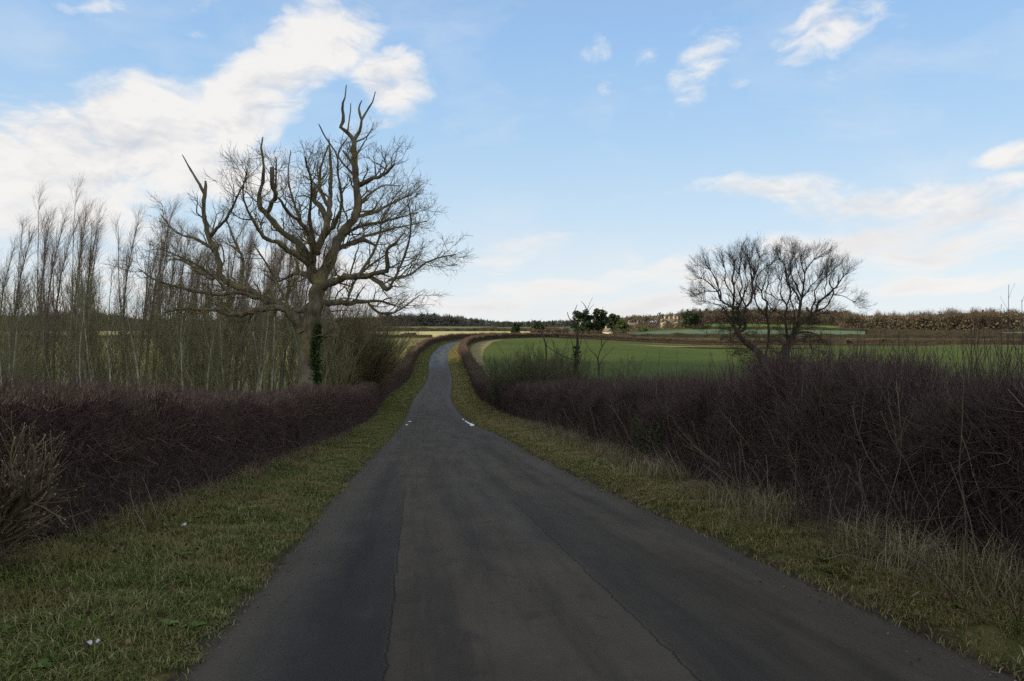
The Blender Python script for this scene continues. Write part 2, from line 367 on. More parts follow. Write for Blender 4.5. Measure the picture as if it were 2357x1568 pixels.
def off(s, t):               # t > 0 is to the right of the road
    x, y, tx, ty = frame(s); return x + ty * t, y - tx * t
S_OF_Y = lambda y: float(np.interp(y, CY[:int(np.argmax(CY))], sd[:int(np.argmax(CY))]))
def road_dist(x, y):
    sh = np.shape(x); X = np.ravel(x); Y = np.ravel(y); d = np.full(X.shape, 1e9)
    for i in range(0, len(CX), 4):
        d = np.minimum(d, (X - CX[i])**2 + (Y - CY[i])**2)
    return np.sqrt(d).reshape(sh)
L_FACE = lambda s: np.interp(s, [0, 15, 22, 40, 60, 110, 500], [5.1, 4.9, 4.5, 4.35, 4.4, 5.4, 5.4])
R_FACE = lambda s: np.interp(s, [0, 15, 19.5, 29, 55, 110, 500], [3.3, 3.4, 3.6, 4.3, 4.9, 5.3, 5.4])
HW = lambda s: np.interp(s, [0, 45, 90, 500], [2.38, 2.36, 2.02, 2.0])
def verge_h(a, s, side):     # a = distance out from the carriageway edge
    edge = .55 if side > 0 else .75
    rise = .17 if side > 0 else .10
    z = rise * sstep(.05, edge, a) + .08 * sstep(edge, 3.0, a)
    x, y = off(s, side * (HW(s) + a))
    z = z + fbm(x * 1.1, y * 1.1, 0, 3, 11) * .035 * sstep(.1, .6, a) + fbm(x * 5, y * 5, 0, 2, 3) * .02 * sstep(0, .3, a)
    return z

# ground sheet
def spaced(a, b, near, k):
    pts = [0.0]; 
    while pts[-1] < b: pts.append(pts[-1] + near + abs(pts[-1]) * k)
    neg = [0.0]
    while neg[-1] > a: neg.append(neg[-1] - near - abs(neg[-1]) * k)
    return np.array(sorted(set(neg + pts)))
gx = spaced(-3500, 3500, 1.0, .025); gy = spaced(-150, 5500, 1.0, .012)
GX, GY = np.meshgrid(gx, gy); GZ = g(GX, GY)
d = road_dist(GX, GY); GZ = GZ - .45 * (1 - sstep(6.5, 8.5, d))
def field_mat(name, stops, scale, rows=None, bump=.6, sc=(1, 1, 1)):
    def f(nt, N, L, b):
        tc = N.new('ShaderNodeTexCoord'); v = tc.outputs['Object']
        n = node_noise(N, L, v, scale, 6, .62, sc); n2 = node_noise(N, L, v, scale * 14, 3, .6)
        m = node_math(N, L, 'ADD', node_math(N, L, 'MULTIPLY', n, .7), node_math(N, L, 'MULTIPLY', n2, .3))
        c = node_ramp(N, L, m, stops)
        if rows:
            w = N.new('ShaderNodeTexWave'); w.inputs['Scale'].default_value = rows[0]; w.inputs['Distortion'].default_value = 1.5
            w.inputs['Detail'].default_value = 3; mp = N.new('ShaderNodeMapping'); mp.inputs['Rotation'].default_value = (0, 0, radians(rows[1]))
            L.new(v, mp.inputs[0]); L.new(mp.outputs[0], w.inputs['Vector'])
            c = node_mix(N, L, node_math(N, L, 'MULTIPLY', w.outputs['Fac'], rows[2]), c, rows[3])
        L.new(c, b.inputs['Base Color']); node_bump(N, L, b, n2, bump, .3)
    return mat(name, f)
M['ground'] = field_mat('rough_ground', [(.35, (.055, .065, .028)), (.55, (.10, .105, .045)), (.7, (.16, .14, .07))], .12)
mb = MB(); mb.grid(np.stack([GX, GY, GZ], -1)); tag(mb.build('ground', M['ground'], smooth=True), kind='structure')

def field(name, y0, y1, lf, rf, m, lift=.05, ny=60, nx=60):
    ys = np.linspace(y0, y1, ny); V = np.zeros((ny, nx, 3))
    for i, y in enumerate(ys):
        xs = np.linspace(lf(y), rf(y), nx); V[i, :, 0] = xs; V[i, :, 1] = y
    V[:, :, 2] = g(V[:, :, 0], V[:, :, 1]) + lift
    mb = MB(); mb.grid(V); return tag(mb.build(name, m, smooth=True), kind='structure')
hedge_lx = lambda y: float(np.interp(y, CY[:660], CX[:660])) - 7.5
M['pasture'] = field_mat('pasture', [(.35, (.12, .13, .035)), (.5, (.20, .19, .06)), (.68, (.32, .27, .12))], .05, (.35, 20, .35, (.22, .20, .09)))
M['wheat'] = field_mat('winter_wheat', [(.35, (.056, .082, .016)), (.5, (.076, .104, .020)), (.68, (.108, .130, .030))], .03, (.16, 78, .45, (.062, .085, .018)))
M['stubble'] = field_mat('stubble', [(.35, (.36, .33, .13)), (.5, (.46, .42, .18)), (.68, (.56, .50, .25))], .02)
M['straw_field'] = field_mat('headland', [(.35, (.17, .14, .06)), (.5, (.25, .205, .095)), (.68, (.33, .27, .14))], .15)
M['greyfield'] = field_mat('grey_green_field', [(.35, (.10, .125, .06)), (.6, (.16, .185, .09))], .01)
M['bluefield'] = field_mat('blue_green_field', [(.35, (.085, .135, .07)), (.6, (.13, .19, .10))], .01)
M['brightfield'] = field_mat('bright_green_field', [(.35, (.09, .15, .03)), (.6, (.14, .21, .05))], .01)
field('pasture_field', 40, 342, lambda y: -700, hedge_lx, M['pasture'], .06, 120, 160)
field('far_stubble_field', 352, 740, lambda y: -700, lambda y: .035 * y - 4 if y > 400 else -5 + (y - 352) * .2, M['stubble'], .12, 80, 80)
field('grey_green_field', 775, 1090, lambda y: -900, lambda y: .04 * y + 40, M['greyfield'], .25)
wheat_l = lambda y: float(np.interp(y, [95, 120, 150, 190, 240, 290, 325, 341], [3, -1, -4.5, -7, -8.5, -7, -2, 8]))
field('headland_strip', 70, 349, lambda y: hedge_lx(y) + 14.5 if y < 315 else float(np.interp(y, [315, 330, 349], [-7, 0, 18])), lambda y: 60 if y < 310 else 130, M['straw_field'], .05, 120, 80)
field('wheat_field', 95, 340, wheat_l, lambda y: 420, M['wheat'], .11, 120, 160)
field('field_margin', 341.5, 346, lambda y: 14, lambda y: 420, M['straw_field'], .14, 4, 60)
field('small_green_field', 372, 424, lambda y: 95, lambda y: 330, M['wheat'], .15, 20, 60)
field('blue_green_field', 440, 520, lambda y: 30, lambda y: 460, M['bluefield'], .18, 30, 60)
field('bright_green_field', 535, 660, lambda y: 128 + (y - 540) * .1, lambda y: 520, M['brightfield'], .2, 40, 80)

# ------------------------------------------------------------------ road
def road_mat():
    def f(nt, N, L, b):
        uv = N.new('ShaderNodeTexCoord').outputs['UV']; sp = N.new('ShaderNodeSeparateXYZ'); L.new(uv, sp.inputs[0]); t, s = sp.outputs[0], sp.outputs[1]
        mm = lambda *a, **k: node_math(N, L, *a, **k)
        rg = lambda *a: node_range(N, L, *a)
        fine = node_noise(N, L, uv, 60, 4, .75); grit = node_noise(N, L, uv, 190, 2, .7); mid = node_noise(N, L, uv, 1.1, 6, .65, (1, .45, 1)); big = node_noise(N, L, uv, .35, 4, .6, (1.6, .22, 1))
        c = node_ramp(N, L, mid, [(.32, (.062, .050, .036)), (.5, (.082, .066, .046)), (.7, (.104, .084, .058))])
        lane = node_noise(N, L, uv, 2.6, 5, .65, (1, .05, 1)); c = node_mix(N, L, rg(lane, .46, .64, 0, .55), c, (.034, .030, .026)); c = node_mix(N, L, rg(lane, .48, .34, 0, .40), c, (.105, .088, .064))
        blot = node_noise(N, L, uv, 3.2, 6, .7, (1, .7, 1)); c = node_mix(N, L, rg(blot, .54, .66, 0, .38), c, (.036, .032, .028))
        wob = mm('MULTIPLY', mm('SUBTRACT', node_noise(N, L, uv, 1.6, 4, .7, (.001, 1, 1)), .5), .28)
        tw = mm('ADD', t, mm('MULTIPLY', wob, .45))
        wob2 = mm('MULTIPLY', mm('SUBTRACT', node_noise(N, L, uv, .9, 6, .75, (.001, 1, 1)), .5), .75); tw2 = mm('ADD', t, wob2)
        # darker resurfaced strip on the left, its seam, worn wheel lines
        strip = mm('MULTIPLY', rg(tw, -1.24, -1.30), rg(tw2, -2.35, -1.75)); strip = mm('MULTIPLY', strip, rg(s, 30.0, 12.0))
        strip = mm('MULTIPLY', strip, rg(mid, .30, .48, .55, 1.0))
        c = node_mix(N, L, mm('MULTIPLY', strip, .8), c, (.022, .0225, .025))
        rs = mm('MULTIPLY', mm('MULTIPLY', rg(tw, .50, .54), rg(tw, 1.55, .95)), rg(mm('ADD', s, wob2), 22.5, 19.5))
        c = node_mix(N, L, mm('MULTIPLY', rs, .42), c, (.031, .029, .027))
        # cracks
        def crack(pos, w, s1, wsrc):
            dd = mm('ABSOLUTE', mm('SUBTRACT', wsrc, pos)); k = rg(dd, w, w * .25); k = mm('MULTIPLY', k, rg(fine, .38, .5, .35, 1.0)); return mm('MULTIPLY', k, rg(s, s1, s1 - 3.0))
        jit = mm('MULTIPLY', mm('SUBTRACT', node_noise(N, L, uv, 9, 3, .8, (.001, 1, 1)), .5), .07)
        k1 = crack(.50, .013, 23.0, mm('ADD', tw, jit)); k2 = crack(-1.26, .012, 25.0, mm('ADD', tw, jit))
        c = node_mix(N, L, mm('MULTIPLY', mm('MAXIMUM', k1, k2), .8), c, (.014, .014, .014))
        # scuffed spots
        vo = N.new('ShaderNodeTexVoronoi'); vo.inputs['Scale'].default_value = .85; mp = N.new('ShaderNodeMapping'); mp.inputs['Scale'].default_value = (1, .9, 1)
        L.new(uv, mp.inputs[0]); L.new(mp.outputs[0], vo.inputs['Vector'])
        spot = mm('MULTIPLY', rg(vo.outputs['Distance'], .20, .03), rg(t, -.9, -.6)); spot = mm('MULTIPLY', spot, rg(t, .45, .1))
        spot = mm('MULTIPLY', spot, rg(fine, .3, .6))
        c = node_mix(N, L, mm('MULTIPLY', spot, .6), c, (.028, .028, .028))
        # pale worn shoulders, then mud
        at_ = mm('ABSOLUTE', t); at2 = mm('ADD', at_, mm('MULTIPLY', mm('SUBTRACT', mid, .5), .7))
        pale = mm('MULTIPLY', rg(at2, 1.7, 2.05), rg(fine, .38, .62, .25, .95))
        c = node_mix(N, L, mm('MULTIPLY', pale, .5), c, (.12, .105, .082))
        mud = rg(mm('ADD', at_, mm('MULTIPLY', mm('SUBTRACT', node_noise(N, L, uv, 5, 5, .7), .5), .22)), 2.32, 2.50)
        c = node_mix(N, L, mud, c, node_ramp(N, L, fine, [(.3, (.035, .026, .018)), (.7, (.075, .056, .038))]))
        c = node_mix(N, L, mm('MULTIPLY', rg(grit, .60, .72), .35), c, (.26, .24, .20))
        c = node_mix(N, L, mm('MULTIPLY', rg(grit, .42, .30), .45), c, (.02, .02, .02))
        # damp patches: down the middle, and all over in the dip and up the far slope
        wet = mm('MULTIPLY', rg(big, .50, .60), rg(mm('ABSOLUTE', mm('SUBTRACT', tw2, .05)), .95, .3))
        wet = mm('MULTIPLY', wet, rg(s, 18., 40., .22, .45)); wfar = mm('MULTIPLY', rg(s, 150., 190.), rg(node_noise(N, L, uv, .3, 4, .6, (2.4, .25, 1)), .36, .52, .35, 1.0))
        weted = mm('MULTIPLY', rg(at_, 1.2, 1.9), mm('MULTIPLY', rg(s, 50., 75.), rg(s, 240., 190.))); weted = mm('MULTIPLY', weted, rg(big, .45, .6, .05, .35))
        wet = mm('MAXIMUM', mm('MAXIMUM', wet, wfar), weted)
        c = node_mix(N, L, mm('MULTIPLY', wet, .55), c, (.022, .023, .026))
        L.new(c, b.inputs['Base Color'])
        r = mm('SUBTRACT', .86, mm('MULTIPLY', wet, .34)); L.new(r, b.inputs['Roughness']); b.inputs['Specular IOR Level'].default_value = .13
        h = mm('ADD', mm('MULTIPLY', fine, .5), mm('MULTIPLY', grit, .5)); h = mm('SUBTRACT', h, mm('MULTIPLY', mm('MAXIMUM', k1, k2), .8))
        node_bump(N, L, b, h, .55, .012)
    return mat('worn_asphalt', f)
M['road'] = road_mat()
ss = np.concatenate([np.arange(0, 60, .25), np.arange(60, ch[-1] - 1, .8)]); tt = np.linspace(-2.55, 2.55, 35)
SS, TT = np.meshgrid(ss, tt, indexing='ij'); x, y = off(SS, TT * HW(SS) / 2.35)
z = g(x, y) + .05 * (1 - (TT / 2.4)**2) - .02 + fbm(x * .8, y * .4, 0, 2, 9) * .012
mb = MB(); mb.grid(np.stack([x, y, z], -1), np.stack([TT, SS], -1)); tag(mb.build('road', M['road'], smooth=True), kind='structure')

def soil_mat():
    def f(nt, N, L, b):
        uv = N.new('ShaderNodeTexCoord').outputs['UV']; sp = N.new('ShaderNodeSeparateXYZ'); L.new(uv, sp.inputs[0]); a = sp.outputs[0]
        n = node_noise(N, L, uv, 1.2, 6, .65); f2 = node_noise(N, L, uv, 25, 4, .7)
        soil = node_ramp(N, L, f2, [(.3, (.035, .026, .018)), (.7, (.085, .064, .044))])
        turf = node_ramp(N, L, n, [(.35, (.075, .085, .022)), (.55, (.13, .125, .04)), (.7, (.21, .17, .075))])
        turf = node_mix(N, L, node_math(N, L, 'MULTIPLY', f2, .5), turf, (.04, .045, .018))
        m = node_range(N, L, node_math(N, L, 'ADD', a, node_math(N, L, 'MULTIPLY', node_math(N, L, 'SUBTRACT', n, .5), .6)), .10, .30)
        L.new(node_mix(N, L, m, soil, turf), b.inputs['Base Color']); node_bump(N, L, b, f2, .8, .04)
    return mat('verge_turf', f)
M['verge'] = soil_mat()
for side, nm in ((-1, 'left_verge'), (1, 'right_verge')):
    s1 = np.concatenate([np.arange(0, 45, .12), np.arange(45, ch[-1] - 1, .8)]); a1 = np.concatenate([np.linspace(-.12, 1.2, 18), np.linspace(1.3, 6.6, 30)])
    SS, AA = np.meshgrid(s1, a1, indexing='ij'); x, y = off(SS, side * (HW(SS) + AA))
    wig = fbm(SS * 1.5, SS * 0 + side * 7, 0, 4, 2) * .07 * (AA < .6); x2, y2 = off(SS, side * (HW(SS) + AA + wig))
    z = g(x2, y2) + verge_h(AA, SS, side) - .03 - .06 * (1 - sstep(-.12, .10, AA))
    z = z - .5 * sstep(5.9, 6.6, AA)
    V = np.stack([x2, y2, z], -1); mb = MB(); mb.grid(V if side > 0 else V[:, ::-1], np.stack([AA, SS], -1) if side > 0 else np.stack([AA, SS], -1)[:, ::-1])
    tag(mb.build(nm, M['verge'], smooth=True), kind='structure')

# puddles lying in the road edge
def water_mat():
    def f(nt, N, L, b):
        b.inputs['Base Color'].default_value = (.03, .03, .032, 1); b.inputs['Roughness'].default_value = .03; b.inputs['Specular IOR Level'].default_value = .9
    return mat('puddle_water', f)
M['water'] = water_mat()
def puddle(s0, t0, ls, wt):
    """a small level sheet of water lying in the worn road edge"""
    k = 22; a = np.linspace(0, 2 * pi, k, endpoint=False); r = 1 + .3 * fbm(np.cos(a) * 2 + s0, np.sin(a) * 2, 0, 3, 4)
    s_ = s0 + ls * r * np.sin(a); t_ = t0 + wt * r * np.cos(a); x, y = off(s_, t_); x0, y0 = off(s0, t0)
    z0 = float(g(x0, y0)) + .035; V = np.vstack([[x0, y0, z0], np.stack([x, y, z0 + 0 * x], -1)])
    mb = MB(); mb.add(V, None, [(0, 1 + i, 1 + (i + 1) % k) for i in range(k)]); return tag(mb.build('puddle', M['water']), kind='structure')
for a in ((57.5, 2.02, .50, .13), (59.0, 2.04, .42, .10), (61.0, 2.0, .45, .09), (63.4, 2.0, .4, .07), (66.5, 1.98, .4, .06), (56.4, 1.93, .3, .10), (58, -2.0, .26, .06), (63.5, -1.85, .25, .09)): puddle(*a)

# ------------------------------------------------------------------ growing things
def grow(P, R, m, length, angle, up=0., gnarl=.25, K=5, t0=.2, t1=1.0, rratio=.6, rmin=.004, taper=.25, out=None, outw=0., wind=None, lfall=.5, lvar=.4, r=None):
    """children for every parent chain: P [n,k,3], R [n,k] -> (P2, R2)"""
    n, k = P.shape[:2]; q = n * m
    idx = np.repeat(np.arange(n), m); t = rng.uniform(t0, t1, q)
    fk = t * (k - 1); i0 = np.minimum(fk.astype(int), k - 2); fr = (fk - i0)[:, None]
    base = P[idx, i0] * (1 - fr) + P[idx, i0 + 1] * fr; pr = R[idx, i0] * (1 - fr[:, 0]) + R[idx, i0 + 1] * fr[:, 0]
    tan_ = unit(P[idx, i0 + 1] - P[idx, i0])
    rv = unit(np.cross(tan_, rng.normal(size=(q, 3))))
    an = radians(angle) * rng.uniform(.6, 1.35, q)[:, None]
    d = tan_ * np.cos(an) + rv * np.sin(an)
    ln = length * rng.uniform(1 - lvar, 1 + lvar, q) * (1 - lfall * t)
    step = (ln / (K - 1))[:, None]; pts = [base]; p = base
    for j in range(K - 1):
        d = d + rng.normal(size=(q, 3)) * gnarl; d[:, 2] += up
        if out is not None: d = d + unit(p - out) * outw
        if wind is not None: d = d + np.array(wind) * (j / K)
        d = unit(d); p = p + d * step; pts.append(p)
    P2 = np.stack(pts, 1); r0 = np.maximum(np.minimum(pr * .85, rratio * pr + 0 * pr), rmin)
    if r is not None: r0 = np.minimum(np.maximum(pr * .8, rmin), r * rng.uniform(.7, 1.3, q))
    R2 = r0[:, None] * np.linspace(1, taper, K)[None]; return P2, np.maximum(R2, rmin * .6)
def resample(pts, K):
    pts = np.array(pts, float); d = np.concatenate([[0], np.cumsum(np.linalg.norm(np.diff(pts[:, :3], axis=0), axis=1))])
    t = np.linspace(0, d[-1], K)
    return np.stack([hermite(d, pts[:, c])(t) if len(pts) > 2 else np.interp(t, d, pts[:, c]) for c in range(pts.shape[1])], -1)

def traced_limbs(lines, conv, y0, pxm, depth, gn=.04):
    """limb outlines surveyed by bearing, each given its own depth towards or away from the eye"""
    out = []
    for ln in lines:
        dtip = ln[0]; dbase = ln[1] if isinstance(ln[1], (int, float)) else 0.0; pts = ln[2:] if isinstance(ln[1], (int, float)) else ln[1:]
        w = []
        n = len(pts)
        for i, (a, b_, r_) in enumerate(pts):
            dy = (dbase + (dtip - dbase) * (i / max(1, n - 1))) * depth
            u, v = conv(a, b_); p = at(u, v, y0 + dy); w.append((*p, r_ * pxm))
        L_ = sum(np.linalg.norm(np.array(w[i + 1][:3]) - np.array(w[i][:3])) for i in range(n - 1))
        K = max(6, int(L_ / .22)); rs = resample(w, K); rs[1:, :3] += rng.normal(size=(K - 1, 3)) * gn * np.clip(rs[1:, 3:4] * 4, .15, .8)
        rs[:, 3] *= 1 + .10 * rng.normal(size=K); rs[:, 3] = np.maximum(rs[:, 3], .006); out.append(rs)
    return out
def to_chains(limbs, K):
    P, R = [], []
    for rs in limbs:
        n = max(1, int(round(len(rs) / K)))
        for j in range(n):
            a = rs[int(j * len(rs) / n): int((j + 1) * len(rs) / n) + 1]
            if len(a) < 3: continue
            q = np.stack([np.interp(np.linspace(0, len(a) - 1, K), np.arange(len(a)), a[:, c]) for c in range(4)], -1); P.append(q[:, :3]); R.append(q[:, 3])
    return np.array(P), np.array(R)
def leaf_quads(mb, C, size, flat=0.0):
    n = len(C); a = unit(rng.normal(size=(n, 3))); a[:, 2] *= (1 - flat); a = unit(a); b_ = unit(np.cross(a, rng.normal(size=(n, 3))))
    c_ = np.cross(a, b_); sz = (np.asarray(size) * rng.uniform(.6, 1.3, n))[:, None] / 2
    V = np.stack([C - b_ * sz - c_ * sz, C + b_ * sz - c_ * sz * .7, C + b_ * sz * .8 + c_ * sz, C - b_ * sz * .9 + c_ * sz * .8], 1)
    i = np.arange(n * 4).reshape(n, 4); mb.add(V.reshape(-1, 3), i)

# ---- the old half-dead tree beside the road
def hero_tree():
    conv = lambda a, b_: ((300 + a / 1.8444) * .9428, (150 + b_ / 1.8444) * .9428)
    y0 = 34.0; pxm = .00948
    trunk = [(0, 0., (848, 1640, 60), (846, 1560, 50), (842, 1400, 45), (838, 1280, 43), (846, 1180, 42), (864, 1100, 37), (880, 1020, 33), (886, 985, 28))]
    lines = [
        # right-hand leader and its antlers
        (.6, 0., (884, 1010, 30), (905, 955, 26), (945, 870, 23), (992, 770, 22), (1040, 708, 20), (1062, 640, 19), (1055, 560, 17), (1045, 470, 15), (1042, 400, 13), (1040, 350, 10)),
        (.9, .6, (1040, 356, 10), (1066, 310, 7), (1076, 268, 6), (1100, 218, 4.5), (1126, 180, 3.5), (1137, 137, 2)),
        (.3, .6, (1040, 356, 10), (1014, 322, 9), (985, 298, 9), (994, 262, 7), (988, 205, 6), (1000, 160, 3.5), (1006, 108, 2)),
        (.8, .75, (1076, 268, 5), (1066, 232, 5), (1064, 200, 4), (1077, 176, 2.5)), (.5, .4, (1012, 318, 4), (1021, 242, 3), (1027, 190, 2)),
        (-.8, .7, (1058, 560, 13), (1082, 548, 12), (1115, 533, 11), (1165, 514, 8), (1200, 488, 6), (1224, 461, 4)),
        (1.2, .6, (1046, 480, 7), (1020, 440, 6), (990, 402, 4)), (1.5, .6, (1048, 520, 6), (1000, 470, 5), (970, 420, 4), (1000, 360, 3), (1012, 345, 2)),
        # centre stems
        (1.8, 0., (880, 1000, 22), (850, 920, 21), (862, 872, 20), (900, 800, 16), (918, 740, 14), (930, 680, 13), (934, 600, 11), (938, 520, 8), (935, 430, 6), (928, 350, 3)),
        (2.4, 1.2, (922, 720, 14), (890, 655, 13), (852, 612, 10), (872, 600, 7), (845, 562, 4)), (-1.5, .8, (905, 790, 11), (960, 720, 9), (985, 640, 7), (970, 520, 5), (962, 420, 4), (905, 330, 3), (882, 283, 2)),
        (2.6, 1.4, (930, 660, 9), (885, 560, 8), (893, 470, 6), (925, 380, 5)),
        (-2.2, 0., (858, 900, 13), (848, 800, 11), (800, 725, 9), (745, 680, 7), (700, 612, 5)),
        # left S limb with dead spikes
        (-.6, 0., (850, 900, 17), (800, 832, 15), (750, 790, 14), (690, 745, 13), (650, 690, 12), (617, 655, 11), (613, 605, 9), (628, 550, 7), (633, 455, 5), (624, 385, 4), (631, 340, 2)),
        (-1.4, -.5, (650, 682, 11), (668, 640, 11), (688, 605, 10), (674, 560, 10), (672, 478, 9)), (-1.6, -.8, (686, 610, 5), (690, 505, 4), (688, 430, 3)),
        (-2.6, -.2, (835, 915, 14), (800, 880, 13), (740, 850, 12), (700, 815, 9), (650, 800, 8), (610, 762, 6), (590, 715, 4)),
        (1.6, 0., (872, 1000, 19), (835, 965, 15), (800, 952, 12), (745, 972, 7), (690, 990, 5), (640, 960, 3)),
        # right limbs
        (-1.8, 0., (900, 1022, 19), (938, 996, 16), (1000, 976, 15), (1100, 966, 14), (1150, 986, 11), (1190, 1027, 10), (1212, 1012, 6)),
        (-2.4, -1.1, (1100, 966, 10), (1150, 947, 11), (1186, 940, 11), (1191, 900, 9), (1186, 852, 7), (1228, 818, 5), (1262, 776, 3)),
        (1.3, .4, (950, 860, 10), (1020, 822, 11), (1080, 806, 10), (1118, 818, 7), (1139, 838, 3)),
        (-2.8, -1.7, (1200, 1020, 6), (1232, 960, 6), (1262, 890, 5), (1290, 800, 4), (1296, 700, 3), (1280, 620, 2)),
        (-1, -1.2, (1060, 972, 7), (1110, 890, 6), (1150, 810, 5), (1172, 700, 4), (1230, 620, 3)), (2, -1.4, (1200, 985, 6), (1290, 960, 5), (1370, 905, 4), (1440, 880, 3), (1498, 870, 2)),
        (1.6, 0., (892, 1086, 15), (960, 1086, 13), (1020, 1091, 12), (1080, 1082, 9), (1150, 1079, 6), (1228, 1100, 4)), (2.3, 1.1, (1105, 1090, 6), (1150, 1130, 6), (1205, 1138, 5), (1262, 1108, 4), (1340, 1050, 2)),
        (2.2, .9, (1010, 1088, 7), (1040, 1000, 6), (1100, 930, 5), (1200, 860, 3)), (-.9, 0., (905, 1100, 9), (948, 1160, 8), (970, 1226, 7), (948, 1246, 5)), (-.9, 0., (885, 1240, 7), (930, 1236, 6), (958, 1232, 5)),
        (3, .5, (1060, 650, 8), (1110, 600, 6), (1170, 560, 4), (1250, 560, 2)), (2.8, .4, (1050, 700, 9), (1130, 680, 7), (1210, 640, 5), (1300, 600, 2)),
        (-2.8, .3, (985, 780, 9), (1080, 740, 7), (1180, 720, 5), (1330, 680, 2)), (3.2, .4, (960, 850, 9), (1060, 800, 7), (1190, 760, 5), (1370, 720, 2)),
        # left limbs
        (-1, 0., (815, 1215, 30), (770, 1155, 22), (722, 1112, 15), (650, 1109, 13), (600, 1120, 13), (540, 1141, 12), (480, 1140, 10), (430, 1125, 8), (350, 1117, 6), (270, 1115, 5), (180, 1130, 2)),
        (.8, 0., (850, 1130, 14), (765, 1118, 13), (700, 1092, 16), (650, 1080, 16), (600, 1045, 15), (530, 1020, 15), (470, 996, 15), (440, 968, 14), (438, 930, 14), (414, 850, 13), (386, 782, 12), (370, 720, 11), (362, 650, 10), (370, 600, 9), (372, 536, 7)),
        (1.2, .9, (368, 600, 7), (348, 560, 6), (320, 512, 5), (300, 480, 4), (268, 421, 2)), (1.6, .6, (440, 968, 11), (400, 976, 9), (350, 950, 8), (318, 930, 7), (270, 896, 5), (205, 890, 3)),
        (-1.4, -.3, (605, 1065, 10), (520, 1040, 9), (440, 1050, 8), (350, 1040, 7), (260, 1020, 6), (195, 1002, 5), (130, 975, 4), (68, 933, 2)),
        (2, .4, (410, 850, 8), (330, 800, 6), (240, 770, 4), (170, 690, 2)), (-1.6, .6, (385, 790, 8), (470, 700, 6), (520, 600, 4), (560, 520, 2)), (-2.4, -.8, (640, 800, 7), (570, 690, 5), (540, 600, 4), (560, 480, 2)),
        (-.5, 0., (600, 1120, 9), (560, 1180, 6), (590, 1210, 4)), (2.4, .6, (530, 1020, 9), (540, 900, 7), (500, 800, 5), (470, 720, 3)), (-2.4, -1.4, (480, 1045, 7), (400, 960, 5), (300, 900, 4), (190, 850, 2)),
        (1.5, .5, (760, 1130, 8), (700, 1010, 6), (640, 900, 5), (600, 840, 3)), (2.6, .6, (880, 870, 11), (820, 760, 8), (770, 640, 6), (745, 520, 4), (755, 400, 2)), (-3, .2, (870, 860, 10), (840, 700, 7), (850, 560, 5), (820, 430, 3)),
    ]
    base = np.array([(700 + 15 - UC) / S * y0, y0, 0]); base[2] = float(g(base[0], base[1]))
    root = empty('old_tree', base); tag(root, 'gnarled half-dead old tree with bare antler branches rising out of the clipped hedge', 'tree')
    b0 = base[None]
    tr = traced_limbs(trunk, conv, y0, pxm, 1.0); tr[0] = resample(tr[0], 40)
    ll = traced_limbs(lines, conv, y0, pxm, 1.25, .05)
    m1 = MB()
    a = tr[0]; flare = 1 + .0 * a[:, 3]; ang = np.linspace(0, 2 * pi, 15)[:-1]
    V = a[:, None, :3] + (a[:, 3] * flare)[:, None, None] * np.stack([np.cos(ang), np.sin(ang), 0 * ang], -1)[None]
    V[..., :2] += (fbm(V[..., 0] * 3, V[..., 1] * 3, V[..., 2] * .8, 3, 8) * .05)[..., None] * np.stack([np.cos(ang), np.sin(ang)], -1)[None]
    V -= base; i = np.arange(len(a) * 14).reshape(len(a), 14); j = np.roll(i, -1, 1)
    m1.add(V.reshape(-1, 3), np.stack([i[:-1], j[:-1], j[1:], i[1:]], -1).reshape(-1, 4)); m1.build('trunk', M['oak_bark'], root, True)
    m2 = MB()
    for rs in ll: m2.tubes(rs[None, :, :3] - b0[None], rs[None, :, 3], 8)
    m2.build('limbs', M['oak_bark'], root, True)
    P0, R0 = to_chains(ll, 8); cen = at(700, 620, y0)[None]
    live = np.max(R0, 1) > .02
    dead = (P0[:, :, 2].min(1) > at(0, 395, y0)[2]) | ((P0[:, :, 2].max(1) > at(0, 408, y0)[2]) & (P0[:, 0, 0] < at(640, 0, y0)[0]))
    thin = R0[:, 0] < .075
    m3 = MB()
    keep = ~dead
    P1, R1 = grow(P0[keep], R0[keep], 4, 1.25, 52, up=.10, gnarl=.30, K=7, t0=0, rratio=.42, rmin=.012, out=cen, outw=.10, lfall=.1); m3.tubes(P1, np.minimum(R1, .035), 4)
    # more on the thinner limbs
    Pb, Rb = grow(P0[keep & thin], R0[keep & thin], 4, 1.2, 45, up=.12, gnarl=.28, K=7, t0=0, rratio=.5, rmin=.012, out=cen, outw=.10, lfall=.1); m3.tubes(Pb, np.minimum(Rb, .03), 4)
    P1 = np.concatenate([P1, Pb]); R1 = np.concatenate([R1, Rb]); R1 = np.minimum(R1, .035)
    P2, R2 = grow(P1, R1, 5, .75, 42, up=.06, gnarl=.30, K=5, t0=.15, rratio=.55, rmin=.007, out=cen, outw=.10, lfall=.35); m3.tubes(P2, np.minimum(R2, .014), 3)
    P3, R3 = grow(P2, R2, 4, .38, 42, up=.05, gnarl=.25, K=4, t0=.15, rratio=.6, rmin=.0055, out=cen, outw=.08, lfall=.3); m3.tubes(P3, np.minimum(R3, .008), 3)
    for mm_ in m3.v: mm_ -= base
    m3.build('twigs', M['oak_twig'], root)
    # ivy up the right of the bole
    n = 2600; v = rng.uniform(1180, 1600, n); c = np.interp(v, [1180, 1300, 1450, 1600], [885, 866, 872, 850]); w = np.interp(v, [1180, 1260, 1500, 1600], [6, 22, 26, 30])
    a_ = c + rng.normal(size=n) * w * .6; C = np.array([at(*conv(p, q), y0 - .42 + abs(rng.normal()) * .12) for p, q in zip(a_, v)]) - base
    m4 = MB(); leaf_quads(m4, C, .075); m4.build('ivy', M['ivy'], root)
hero_tree()

